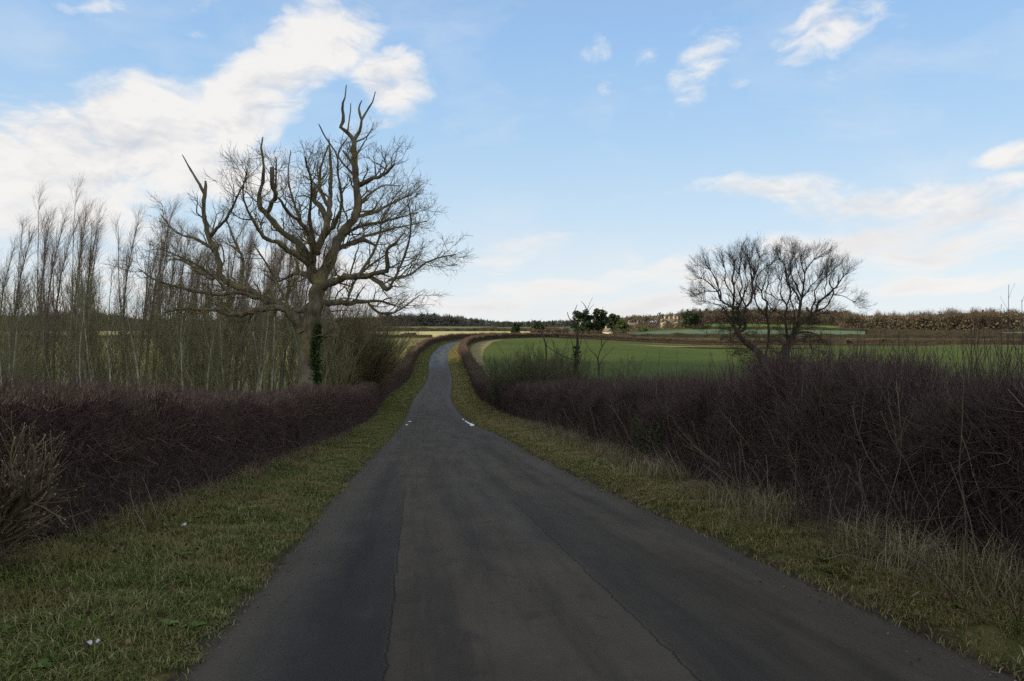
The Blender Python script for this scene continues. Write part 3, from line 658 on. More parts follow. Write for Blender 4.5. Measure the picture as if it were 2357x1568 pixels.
# ---- the pair of spreading trees in the right-hand field
def pair_tree(base_uv, trunk, lines, label, seed_low):
    conv = lambda a, b_: ((1650 + a / 4.613) * .9428, (560 + b_ / 4.613) * .9428)
    y0 = 85.0; pxm = .00948
    bu, bv = conv(*base_uv); base = at(bu, 0, y0); base[2] = float(g(base[0], base[1])) - .1
    root = empty('spreading_tree', base); tag(root, label, 'tree', 'pair of spreading bare trees')
    tr = traced_limbs(trunk, conv, y0, pxm, 1.0, .01); ll = traced_limbs(lines, conv, y0, pxm, 1.6, .05)
    g0 = tr[0][0].copy(); g0[:3] = base; g0[3] *= 1.25; tr[0] = resample(np.vstack([g0[None], tr[0][2:]]), 26)
    m1 = MB()
    for rs in tr: m1.tubes(rs[None, :, :3] - base, rs[None, :, 3], 10)
    m1.build('trunk', M['ash_bark'], root, True)
    m2 = MB()
    for rs in ll: m2.tubes(rs[None, :, :3] - base, rs[None, :, 3], 6)
    m2.build('limbs', M['ash_bark'], root, True)
    P0, R0 = to_chains(ll, 8); cen = at(*conv(1150 if 'right' in label else 900, 1250), y0)[None]; m3 = MB()
    top = P0[:, :, 2].mean(1) > at(0, 735, y0)[2]
    zt = at(0, 705, y0)[2]; hi = P0[:, :, 2].mean(1) > zt
    P1, R1 = grow(P0[hi], R0[hi], 4, 1.5, 36, up=.10, gnarl=.24, K=7, t0=0, rratio=.45, rmin=.02, out=cen, outw=.12, lfall=.1, wind=(.03, 0, 0)); R1 = np.minimum(R1, .032); m3.tubes(P1, R1, 4)
    Pt, Rt = [], []
    for rs in ll:
        q = rs[-6:]; Pt.append(q[:, :3]); Rt.append(q[:, 3])
    Pt, Rt = np.array(Pt), np.array(Rt)
    Pc, Rc = grow(Pt, Rt, 8, 1.7, 38, up=.08, gnarl=.2, K=7, t0=.2, rratio=.7, rmin=.02, out=cen, outw=.12, lfall=.1, wind=(.04, 0, 0)); m3.tubes(Pc, np.minimum(Rc, .03), 4)
    P1 = np.concatenate([P1, Pc]); R1 = np.concatenate([R1, np.minimum(Rc, .045)])
    P2, R2 = grow(P1, R1, 7, 1.05, 32, up=.08, gnarl=.20, K=5, t0=.25, rratio=.5, rmin=.009, out=cen, outw=.12, lfall=.3, wind=(.05, 0, 0)); m3.tubes(P2, np.minimum(R2, .011), 3)
    P3, R3 = grow(P2, R2, 4, .5, 34, up=.05, gnarl=.2, K=4, t0=.2, rratio=.6, rmin=.006, lfall=.3); m3.tubes(P3, np.minimum(R3, .0075), 3)
    # scrubby growth round the boles
    q = np.concatenate([r[None, :26] if len(r) >= 26 else resample(r, 26)[None] for r in tr]); 
    Ps, Rs = grow(q[:, :, :3], q[:, :, 3], 60, 2.6, 70, up=.02, gnarl=.25, K=6, t0=.15, rratio=.1, rmin=.02, lfall=.0); Rs = np.minimum(Rs, .03); m3.tubes(Ps, Rs, 3)
    lo = ~hi
    if lo.sum():
        Pl, Rl = grow(P0[lo], R0[lo], 5, 1.9, 60, up=.02, gnarl=.25, K=6, t0=.1, rratio=.2, rmin=.02); Rl = np.minimum(Rl, .03); m3.tubes(Pl, Rl, 3); Ps = np.concatenate([Ps, Pl]); Rs = np.concatenate([Rs, Rl])
    Pq, Rq = grow(Ps, Rs, 7, 1.1, 45, up=.04, gnarl=.25, K=4, t0=.2, rratio=.5, rmin=.012); m3.tubes(Pq, np.minimum(Rq, .014), 3)
    Pr, Rr = grow(Pq, Rq, 3, .6, 45, up=.04, gnarl=.25, K=3, t0=.2, rratio=.6, rmin=.011); m3.tubes(Pr, np.minimum(Rr, .012), 3)
    for v_ in m3.v: v_ -= base
    m3.build('twigs', M['ash_twig'], root)
pair_tree((1010, 1560), [(0, 0., (1010, 1560, 52), (985, 1490, 48), (940, 1410, 42), (885, 1345, 34), (800, 1290, 28), (740, 1230, 26), (690, 1160, 24), (655, 1085, 20))],
    [(.5, 0., (652, 1085, 18), (650, 1000, 16), (640, 900, 15), (650, 780, 13), (660, 680, 11), (640, 560, 9), (655, 440, 7), (660, 350, 5)),
     (-1., 0., (645, 1040, 14), (580, 960, 12), (545, 900, 8), (500, 860, 6), (400, 830, 4), (290, 800, 3)), (-1.5, 0., (642, 880, 12), (560, 840, 11), (500, 790, 9), (470, 700, 8), (400, 630, 7), (340, 580, 5), (270, 540, 3)),
     (-2., -1., (500, 790, 9), (510, 740, 8), (470, 640, 7), (440, 540, 6), (400, 480, 5), (340, 400, 3)), (1.5, 0., (650, 780, 9), (620, 700, 8), (575, 640, 7), (550, 560, 6), (562, 480, 5), (510, 370, 3)),
     (1., 0., (700, 1180, 18), (722, 1050, 15), (700, 960, 13), (715, 860, 11), (742, 780, 9), (715, 740, 8), (745, 660, 7), (738, 580, 6), (700, 450, 4)),
     (-.5, 0., (700, 1170, 18), (775, 1110, 16), (765, 1000, 15), (770, 930, 14), (790, 880, 13), (850, 800, 12), (862, 700, 11), (852, 560, 10), (845, 470, 8), (830, 380, 6), (825, 280, 4)),
     (1.5, -.3, (855, 580, 8), (900, 500, 7), (930, 400, 5), (945, 300, 4)), (2., -.3, (790, 880, 10), (758, 800, 9), (770, 720, 8), (812, 620, 6), (790, 520, 5), (765, 400, 4)), (-1.5, 0., (655, 800, 8), (720, 850, 7), (715, 880, 7)),
     (-2, 0., (650, 640, 6), (690, 560, 5), (720, 440, 4), (740, 300, 3)), (-1, .2, (470, 700, 6), (400, 700, 5), (330, 700, 4), (260, 740, 2)), (1, 0., (850, 640, 6), (880, 560, 5), (885, 430, 4)),
     (1.5, .5, (1010, 1420, 14), (1045, 1220, 13), (1040, 1060, 13), (1015, 900, 13), (1030, 820, 11), (980, 780, 9), (960, 690, 8), (908, 620, 7), (920, 520, 6), (990, 450, 5), (1080, 390, 4), (1140, 340, 3)),
     (2., 1., (1035, 1010, 9), (930, 880, 8), (892, 800, 7), (885, 730, 5)), (2., 1., (965, 700, 6), (1000, 600, 5), (1040, 450, 3)), (-1, 0., (640, 1100, 10), (560, 1010, 7), (450, 1030, 5), (370, 1090, 3)), (-1.2, 0., (760, 1240, 8), (660, 1280, 5), (600, 1220, 3))],
    'bare spreading tree with its leaning trunk, left of the pair in the green field', 1)
pair_tree((1225, 1560), [(0, 0., (1225, 1560, 62), (1222, 1490, 58), (1228, 1400, 52), (1265, 1290, 42), (1330, 1180, 34), (1372, 1080, 26), (1388, 990, 20))],
    [(0.4, 0., (1388, 1000, 18), (1400, 880, 16), (1410, 800, 14), (1430, 700, 11), (1440, 600, 10), (1450, 500, 8), (1420, 420, 6), (1410, 320, 4)),
     (-1., 0., (1400, 830, 12), (1368, 740, 11), (1320, 670, 9), (1260, 620, 8), (1240, 520, 7), (1222, 400, 5), (1150, 320, 3)), (1.2, .2, (1410, 760, 10), (1352, 620, 9), (1310, 540, 8), (1290, 460, 6), (1292, 360, 4)),
     (-1.4, .2, (1412, 790, 8), (1470, 720, 7), (1520, 640, 6), (1600, 560, 4), (1650, 480, 3)), (-1., .2, (1448, 500, 7), (1500, 410, 6), (1560, 340, 4), (1630, 290, 3)), (2, .2, (1432, 620, 7), (1380, 500, 5), (1350, 380, 4), (1330, 260, 3)),
     (.8, 0., (1350, 1120, 20), (1430, 1050, 18), (1520, 980, 16), (1590, 900, 13), (1602, 830, 12), (1690, 760, 11), (1762, 690, 10), (1830, 620, 8), (1862, 560, 6), (1940, 490, 4)),
     (-.8, .3, (1560, 930, 12), (1680, 880, 11), (1740, 800, 9), (1775, 700, 8), (1732, 610, 6), (1755, 500, 4), (1790, 410, 3)), (1.5, .3, (1520, 980, 9), (1530, 880, 8), (1572, 800, 8), (1560, 700, 6), (1600, 640, 5), (1650, 560, 3)),
     (-1.5, 0., (1262, 1290, 16), (1240, 1100, 14), (1230, 960, 12), (1252, 870, 10), (1210, 800, 8), (1180, 720, 7), (1192, 640, 5), (1165, 540, 3)), (-1., -1., (1258, 840, 8), (1292, 720, 7), (1270, 600, 6), (1275, 480, 4)),
     (-2, -1., (1225, 960, 8), (1130, 930, 6), (1085, 890, 4)), (-2, -1., (1215, 800, 7), (1140, 790, 6), (1080, 740, 5), (1010, 710, 4), (1040, 620, 3)), (1.8, 0., (1320, 1180, 10), (1330, 900, 8), (1292, 800, 7), (1300, 690, 5)),
     (1, 0., (1340, 1180, 12), (1450, 1155, 10), (1570, 1180, 7), (1650, 1245, 4)), (1.4, 0., (1300, 1270, 10), (1420, 1255, 9), (1510, 1290, 7), (1545, 1400, 4)), (1.4, .5, (1760, 740, 6), (1880, 750, 4), (1960, 790, 3), (2030, 830, 2)),
     (.5, .3, (1690, 760, 6), (1680, 680, 5), (1700, 560, 4), (1690, 470, 3)), (0, .5, (1380, 1070, 9), (1600, 960, 6), (1740, 930, 4))],
    'bare spreading tree with upright trunk, right of the pair in the green field', 2)

# ------------------------------------------------------------------ hedges
def twig_cloud(mb, base, nrm, length, rad, updir=.35, spread=.8, K=3, sides=3, gn=.25):
    n = len(base); d = unit(nrm * .55 + rng.normal(size=(n, 3)) * spread * .55 + np.array([0, 0, updir]))
    L_ = length * rng.uniform(.5, 1.3, n); p = base.copy(); pts = [p]
    for j in range(K - 1):
        d = unit(d + rng.normal(size=(n, 3)) * gn + np.array([0, 0, .06])); p = p + d * (L_ / (K - 1))[:, None]; pts.append(p)
    R = (rad * rng.uniform(.6, 1.4, n))[:, None] * np.linspace(1, .45, K)[None]; mb.tubes(np.stack(pts, 1), R, sides, False)
    return np.stack(pts, 1)
def hedge_section(sv, side, face, width, height, wob, seed, K=15):
    """cross-section ring along s: returns V[len(s),K,3] and outward normals"""
    th = np.linspace(0, pi, K); n = 4.5
    cx_ = np.sign(np.cos(th)) * np.abs(np.cos(th))**(2 / n); cz_ = np.abs(np.sin(th))**(2 / n)
    s2, k2 = np.meshgrid(sv, np.arange(K), indexing='ij'); w = width(sv)[:, None] / 2; h = height(sv)[:, None]
    nz = fbm(s2 * 1.2, k2 * .45 + seed, 0, 3, seed)
    lat = face(sv)[:, None] + w + (-cx_)[None] * w * (1 + .16 * wob * nz)
    zz = cz_[None] * h * (1 + wob * .10 * nz) + (cz_[None] > .7) * wob * .10 * fbm(s2 * .55, s2 * 0 + seed, 0, 2, seed + 3)
    x, y = off(s2, side * lat)
    base = g(x, y) + .10
    V = np.stack([x, y, base + zz], -1)
    c_x, c_y = off(s2, side * (face(sv)[:, None] + w)); C = np.stack([c_x, c_y, g(c_x, c_y) + .45 * h * np.ones_like(c_x)], -1)
    return V, unit(V - C)
def sample_ring(V, Nn, n, bias=None, kmin=0, kmax=None):
    r, k = V.shape[:2]; kmax = kmax or k - 1
    i = rng.uniform(0, r - 1.001, n) if bias is None else bias(n) * (r - 1.001); j = rng.uniform(kmin, kmax - .001, n)
    i0, j0 = i.astype(int), j.astype(int); fi, fj = (i - i0)[:, None], (j - j0)[:, None]
    def s_(A): return A[i0, j0] * (1 - fi) * (1 - fj) + A[i0 + 1, j0] * fi * (1 - fj) + A[i0, j0 + 1] * (1 - fi) * fj + A[i0 + 1, j0 + 1] * fi * fj
    return s_(V), unit(s_(Nn))
def core_mesh(V, shrink, Nn, name, m, parent):
    mb = MB(); mb.grid(V - Nn * shrink); return mb.build(name, m, parent, True)
SL_END = S_OF_Y(345) if False else ch[-1] - 4
EPT = lambda s, y: None

def road_hedge(side, label, face, hfun, wfun, near_n, mid_n, far_n, mkey, s_start, wild=0.0):
    x0, y0 = off(s_start, side * 5.5); origin = np.array([float(x0), float(y0), float(g(x0, y0))])
    root = empty('hedge', origin); tag(root, label, 'hedge')
    # near stretch
    segs = [(s_start, 32, .2, near_n, .26, .0032, .10), (32, 125, .4, int(mid_n * 1.6), .30, .006, .10), (125, ch[-1] - 4, .9, far_n, .46, .014, .12)]
    mt = MB(); mc = MB(); mtip = MB(); mfar = MB(); mcf = MB()
    for k_, (a, b_, st, n, ln, rad, shr) in enumerate(segs):
        sv = np.arange(a, b_ + st, st); V, Nn = hedge_section(sv, side, face, wfun, hfun, 1.0 + wild + (1.1 if k_ == 2 else 0), 3 + (20 if side > 0 else 0))
        V = V - origin
        vis = 9.5       # the back of the hedge needs few twigs
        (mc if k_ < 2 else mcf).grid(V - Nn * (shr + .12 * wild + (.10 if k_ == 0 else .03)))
        den = (lambda q, a=a, b_=b_: rng.uniform(0, 1, q)**(1.35 if b_ < 40 else 1.15)) 
        B, NN = sample_ring(V, Nn, n, den, 0, 14); B = B - NN * rng.uniform(0, shr + .14 * (k_ == 0) + .15 * wild, n)[:, None]
        sc = 1 + .9 * wild
        # dense fine network near the surface, longer whips above
        twig_cloud(mt if k_ < 2 else mfar, B, NN, ln * sc, rad, .25 + .5 * wild, .9)
        if k_ == 0:
            B, NN = sample_ring(V, Nn, n // 2, den, 0, 14); B = B - NN * rng.uniform(.05, .28, n // 2)[:, None]
            d0 = unit(np.cross(NN, rng.normal(size=NN.shape))); twig_cloud(mt, B, d0, ln * 1.3, rad * 1.5, .3, .5, K=4)
        # flailed tips on the cut top
        if wild < .2 or k_ == 2:
            nt_ = int(n * (.20 if k_ < 2 else .08)); B, NN = sample_ring(V, Nn, nt_, den, 4, 10)
            twig_cloud(mtip, B, NN * .3 + np.array([0, 0, .8]), .10 if k_ < 2 else .2, rad * 1.15, .7, .5, K=2)
    mc.build('thicket', M['hedge_shade_core'], root, True); mt.build('twigs', M[mkey], root)  # thicket: added solid dark core that blocks light and sight between the twigs
    mcf.build('far_thicket', M['hedge_far'], root, True); mfar.build('far_twigs', M['twig_far'], root)
    mtip.build('cut_tips', M['cut_tip'], root)
    return root, origin
def left_h(s): return np.interp(s, [0, 22, 30, 40, 52, 75, 100, 150, 200, 500], [1.62, 1.63, 1.66, 1.8, 1.97, 2.4, 2.7, 2.45, 2.05, 1.9]) + .06 * fbm(s * .05, s * 0, 0, 2, 1)
def left_w(s): return 1.35 + .25 * sstep(60, 100, s) + 0 * s
road_hedge(-1, 'clipped dark brown hedge running along the left side of the road', L_FACE, left_h, left_w, 62000, 42000, 60000, 'twig_left', 8)
def right_h(s): return np.interp(s, [0, 18, 30, 45, 70, 85, 100, 500], [1.6, 1.66, 1.8, 1.95, 2.15, 2.1, 1.85, 1.8]) + .09 * fbm(s * .25, s * 0 + 5, 0, 3, 2) * (1 - sstep(70, 100, s))
def right_w(s): return np.interp(s, [0, 60, 100, 500], [2.6, 2.2, 1.6, 1.5])
rroot, rorg = road_hedge(1, 'overgrown plum-brown hedge with long unclipped shoots on the right side of the road', R_FACE, right_h, right_w, 70000, 50000, 60000, 'twig_right', 8, .55)

# long shoots, whips and arching stems of the right-hand hedge
def right_shoots():
    n = 5200; s = 9 + rng.uniform(0, 1, n)**1.25 * 72; t = R_FACE(s) + rng.uniform(.15, 2.3, n); x, y = off(s, t)
    h0 = right_h(s) * rng.uniform(.45, .9, n); z = g(x, y) + h0
    L_ = (right_h(s) - h0) + rng.uniform(.1, .75, n) * (1 + .5 * (1 - sstep(12, 26, s)) * .5); K = 5
    d = unit(np.stack([rng.normal(size=n) * .20, rng.normal(size=n) * .20, np.ones(n)], -1)); p = np.stack([x, y, z], -1); pts = [p]
    for j in range(K - 1): d = unit(d + rng.normal(size=(n, 3)) * .07); p = p + d * (L_ / (K - 1))[:, None]; pts.append(p)
    P = np.stack(pts, 1) - rorg; R = (rng.uniform(.0028, .005, n) * (1 + s / 45))[:, None] * np.linspace(1, .45, K)[None]
    mb = MB(); mb.tubes(P, R, 3, False)
    P2, R2 = grow(P[:2600], R[:2600], 4, .35, 35, up=.12, gnarl=.12, K=3, t0=.1, rratio=.7, rmin=.002); mb.tubes(P2, R2, 3, False)
    mb.build('shoots', M['twig_right'], rroot)
    # taller pale shoots in a stand half way, dark rods by the trees
    mb = MB(); rows = []
    for u in np.concatenate([rng.uniform(1830, 2150, 60), rng.uniform(1500, 1830, 22)]): rows.append((u, rng.uniform(9, 14), rng.uniform(2.2, 2.8), .005))
    for _ in range(60): rows.append((rng.uniform(2010, 2380), rng.uniform(7.2, 12), rng.uniform(2.0, 2.6), .0038))
    Ps, Rs = [], []
    for u, yy, hh, r_ in rows:
        x = (u - UC) / S * yy
        while x < float(np.interp(yy, CY[:300], CX[:300])) + float(R_FACE(yy + 8)) + .45 and yy < 40: yy += .4; x = (u - UC) / S * yy
        hh *= .88; z0 = float(g(x, yy)) + .5; lean = rng.normal() * .06; K = 8; p = np.array([x, yy, z0]); d = unit(np.array([lean + rng.normal() * .1, rng.normal() * .06, 1.])); q = [p]
        for j in range(K - 1): d = unit(d + rng.normal(size=3) * .045); p = p + d * (hh - .5) / (K - 1); q.append(p)
        Ps.append(q); Rs.append(r_ * np.linspace(1, .35, K))
    P = np.array(Ps) - rorg; R = np.array(Rs); mb.tubes(P, R, 4, False); P2, R2 = grow(P, R, 4, .35, 30, up=.15, gnarl=.1, K=4, t0=.45, rratio=.6, rmin=.0018); mb.tubes(P2, R2, 3, False)
    mb.build('pale_shoots', M['pale_stem'], rroot)
    # tall whips against the sky at the right
    mb = MB(); Ps, Rs = [], []
    for (u, v, yy) in ((2322, 655, 8.6), (2305, 700, 8.4), (2352, 690, 8.2), (2240, 718, 9.2), (2250, 735, 9.0), (2330, 740, 8), (2275, 745, 8.9), (2290, 760, 8.6), (2345, 770, 8.3), (2215, 760, 9.4), (1808, 740, 13), (1843, 742, 13), (1875, 750, 13.5), (1771, 712, 12.6), (1742, 690 + 55, 12.4), (1935, 750, 13), (1700, 780, 14), (1520, 800, 17), (1560, 806, 17), (1490, 806, 18)):
        top = at(u, v, yy); x = top[0] + rng.normal() * .12 + (.12 if yy < 10 else 0); z0 = float(g(x, yy)) + .9; K = 9; a = np.linspace(0, 1, K)[:, None]
        q = np.array([x, yy + .1, z0]) * (1 - a) + top * a; q[1:-1] += rng.normal(size=(K - 2, 3)) * .010; Ps.append(q); Rs.append(.0075 * np.linspace(1, .35, K))
    P = np.array(Ps) - rorg; R = np.array(Rs)
    for i in range(len(P)):
        mb = MB(); mb.tubes(P[i:i+1], R[i:i+1], 4, False); P2, R2 = grow(P[i:i+1], R[i:i+1], 7, .30, 32, up=.15, gnarl=.12, K=4, t0=.25, rratio=.6, rmin=.0022); mb.tubes(P2, R2, 3, False); mb.build('tall_whip', M['twig_right'], rroot)
    # stout arching stems showing in the face
    n = 260; s = 11.5 + rng.uniform(0, 1, n)**1.1 * 45; t = R_FACE(s) + rng.uniform(.0, .5, n); x, y = off(s, t); z = g(x, y) + rng.uniform(.0, .35, n)
    sx, sy = off(s, t - 1); o_ = np.stack([sx - x, sy - y, 0 * x], -1); d = unit(o_ * rng.uniform(-.1, .5, n)[:, None] + rng.normal(size=(n, 3)) * np.array([.35, .35, .1]) + np.array([0, 0, 1.1])); K = 7; p = np.stack([x, y, z], -1); pts = [p]; L_ = rng.uniform(.7, 1.7, n)
    for j in range(K - 1): d = unit(d + rng.normal(size=(n, 3)) * .12 + np.array([0, 0, .05])); p = p + d * (L_ / (K - 1))[:, None]; pts.append(p)
    P = np.stack(pts, 1) - rorg; R = rng.uniform(.005, .012, n)[:, None] * np.linspace(1, .35, K)[None]; mb = MB(); mb.tubes(P, R, 4, False)
    P2, R2 = grow(P, R, 4, .6, 38, up=.08, gnarl=.15, K=4, t0=.3, rratio=.5, rmin=.0025); mb.tubes(P2, R2, 3, False); mb.build('stems', M['pale_stem'], rroot)
right_shoots()

# ivy and dark leaves low in both hedges
def hedge_ivy(side, s0, s1, h0, h1, n, org, root, face):
    s = rng.uniform(s0, s1, n); t = face(s) - rng.uniform(-.12, .06, n); x, y = off(s, side * t); C = np.stack([x, y, g(x, y) + rng.uniform(h0, h1, n)], -1) - org
    mb = MB(); leaf_quads(mb, C, .055); mb.build('ivy', M['ivy'], root)
hedge_ivy(1, 24, 27, .5, 1.3, 500, rorg, rroot, R_FACE)

# brambles and dead canes at the foot of the hedges
def canes():
    for side, nm, lab, n, s0, s1 in ((1, 'bramble', 'tangle of dead pale canes at the foot of the right-hand hedge', 900, 9, 46), (-1, 'bramble', 'thin dead stems at the foot of the left-hand clipped hedge', 420, 13, 40)):
        s = s0 + rng.uniform(0, 1, n)**1.3 * (s1 - s0); fc = R_FACE(s) if side > 0 else L_FACE(s); t = fc + rng.uniform(-.55, .25, n); x, y = off(s, side * t); z = g(x, y) + .12
        d = unit(np.stack([rng.normal(size=n) * .45, rng.normal(size=n) * .45, rng.uniform(.5, 1.2, n)], -1)); K = 6; L_ = rng.uniform(.3, 1.15, n) * (1 if side > 0 else .6); p = np.stack([x, y, z], -1); pts = [p]
        for j in range(K - 1): d = unit(d + rng.normal(size=(n, 3)) * .10 - np.array([0, 0, .07])); p = p + d * (L_ / (K - 1))[:, None]; pts.append(p)
        P = np.stack(pts, 1); mb = MB(); R = (rng.uniform(.0022, .0058, n))[:, None] * np.linspace(1, .5, K)[None]; mb.tubes(P, R, 3, False)
        P2, R2 = grow(P, R, 2, .25, 45, up=.02, gnarl=.15, K=3, t0=.3, rratio=.6, rmin=.0018); mb.tubes(P2, R2, 3, False)
        tag(mb.build('brambles', M['cane']), lab, 'brambles', kind='stuff')
canes()

# ---- grass
def blades(mb, x, y, z, h, w, lean, az):
    n = len(x); dx, dy = np.cos(az), np.sin(az); px, py = -dy * w / 2, dx * w / 2; l = lean * h
    b0 = np.stack([x - px, y - py, z], -1); b1 = np.stack([x + px, y + py, z], -1)
    m0 = np.stack([x - px * .8 + dx * l * .35, y - py * .8 + dy * l * .35, z + h * .6], -1); m1 = np.stack([x + px * .8 + dx * l * .35, y + py * .8 + dy * l * .35, z + h * .6], -1)
    t_ = np.stack([x + dx * l, y + dy * l, z + h * (1 - .25 * np.minimum(lean, 1))], -1)
    V = np.stack([b0, b1, m1, m0, t_], 1).reshape(-1, 3); i = np.arange(n)[:, None] * 5
    mb.add(V, i + np.array([0, 1, 2, 3]), i + np.array([3, 2, 4]))
def verge_grass(side, key, n, label, tall):
    u = rng.uniform(0, 1, n); s = 11.8 + (u**2.0) * 73; face = (R_FACE if side > 0 else L_FACE)(s)
    a = .02 + rng.uniform(0, 1, n) * (face - HW(s)); 
    keep = (a > (.20 if side > 0 else .15) + .12 * fbm(s * 2, s * 0 + side, 0, 3, 6)) | (rng.uniform(0, 1, n) < .12)
    s, a, face = s[keep], a[keep], face[keep]; n = len(s); x, y = off(s, side * (HW(s) + a)); z = g(x, y) + verge_h(a, s, side) - .03
    cl = fbm(x * 1.3, y * 1.3, 0, 3, 21); dist = s - 8; grow_ = 1 + dist / 30
    rel = a / (face - HW(s))
    h = (.068 + .016 * cl) * rng.uniform(.5, 1.6, n) * (1 + (1.2 if side > 0 else .5) * sstep(.55, 1, rel)) * (.6 + .4 * sstep(.2, .8, a)) * (1 + dist / 90); h = np.maximum(h, .045)
    mb = MB(); blades(mb, x, y, z, h, .0042 * grow_ * rng.uniform(.7, 1.4, n), rng.uniform(.3, 1.7, n), rng.uniform(0, 2 * pi, n))
    tag(mb.build('grass', M[key]), label, 'grass', kind='stuff')
    q = 50000; s2 = 78 + rng.uniform(0, 1, q)**1.3 * 260; a2 = .2 + rng.uniform(0, 1, q) * ((R_FACE if side > 0 else L_FACE)(s2) - HW(s2) - .1); x2, y2 = off(s2, side * (HW(s2) + a2)); z2 = g(x2, y2) + verge_h(a2, s2, side) - .03
    mf = MB(); blades(mf, x2, y2, z2, rng.uniform(.08, .22, q), .02 * (1 + s2 / 120), rng.uniform(.3, 1.2, q), rng.uniform(0, 2 * pi, q)); tag(mf.build('grass', M[key]), 'distant ' + label, 'grass', kind='stuff')
    # tall dry stalks by the hedge foot
    n = tall; s = 10 + rng.uniform(0, 1, n)**1.5 * 60; face = (R_FACE if side > 0 else L_FACE)(s); cl = fbm(s * .8, s * 0 + 3 * side, 0, 3, 33)
    a = face - HW(s) - np.abs(rng.normal(size=n)) * (.45 if side > 0 else .25) + .1; k = cl > -.35; k = k & (a > .45); s, a = s[k], a[k]; n = len(s); x, y = off(s, side * (HW(s) + a)); z = g(x, y) + verge_h(a, s, side) - .03
    h = .10 + .45 * rng.uniform(0, 1, n)**1.6 * (1 if side > 0 else .5); mb = MB(); blades(mb, x, y, z, h, .004 * (1 + s / 35), rng.uniform(.1, 1.5, n)**1.3, rng.uniform(0, 2 * pi, n))
    tag(mb.build('dry_grass', M['straw']), ('tall straw-coloured' if side > 0 else 'short straw-coloured') + ' dead grass under the ' + ('right' if side > 0 else 'left') + ' hedge', 'grass', kind='stuff')
verge_grass(-1, 'grass_l', 270000, 'mown green verge grass between the road and the clipped hedge', 9000)
verge_grass(1, 'grass_r', 270000, 'green and straw verge grass between the road and the overgrown hedge', 34000)

# ---- cut hazel stump sprouting at the left edge
def hazel(x, y, n, hgt, label):
    o = np.array([x, y, float(g(x, y)) + .1]); root = empty('hazel_bush', o); tag(root, label, 'bush')
    K = 8; a = rng.uniform(0, 2 * pi, 9); P = []; R = []
    for i in range(9):
        d = unit(np.array([cos(a[i]) * .35, sin(a[i]) * .35, 1.])); p = np.array([cos(a[i]) * .12, sin(a[i]) * .12, 0]); q = [p]; L_ = rng.uniform(.6, .95) * hgt
        for j in range(K - 1): d = unit(d + rng.normal(size=3) * .16 + np.array([0, 0, .04])); p = p + d * L_ / (K - 1); q.append(p)
        P.append(q); R.append(rng.uniform(.022, .042) * np.linspace(1, .55, K))
    P = np.array(P); R = np.array(R); m1 = MB(); m1.tubes(P, R, 7); m1.build('stems', M['hazel_bark'], root, True)
    P1, R1 = grow(P, R, n, .45 * hgt, 40, up=.12, gnarl=.16, K=6, t0=.15, rratio=.5, rmin=.006, taper=.6, lfall=.45); R1 = np.minimum(R1, .012); m2 = MB(); m2.tubes(P1, R1, 5)
    P2, R2 = grow(P1, R1, 4, .28 * hgt, 34, up=.08, gnarl=.10, K=4, t0=.2, rratio=.6, rmin=.004, taper=.6); m2.tubes(P2, np.minimum(R2, .006), 4); m2.build('shoots', M['hazel_twig'], root)
    m3 = MB(); Q = np.concatenate([P1, P2[:, [0, 0, 1, 1, 2, 3]]]); dd = unit(Q[:, -1] - Q[:, -2]); RR = np.concatenate([R1[:, -1], R2[:, -1]]) * 1.12
    m3.tubes(np.stack([Q[:, -1] - dd * .004, Q[:, -1] + dd * .006], 1), np.stack([RR, RR * .9], 1), 5); m3.build('cut_ends', M['cut_tip'], root)
M['hazel_bark'] = bark('hazel_bark', (.15, .115, .075), (.07, .055, .038), (.14, .14, .05), .4)
M['hazel_twig'] = island_mat('hazel_twig', [(0, (.09, .065, .04)), (.6, (.16, .12, .07)), (1, (.26, .20, .12))])
hazel(-4.85, 6.9, 24, 1.3, 'cut-back hazel bush with pale stubby stems in front of the left hedge end')

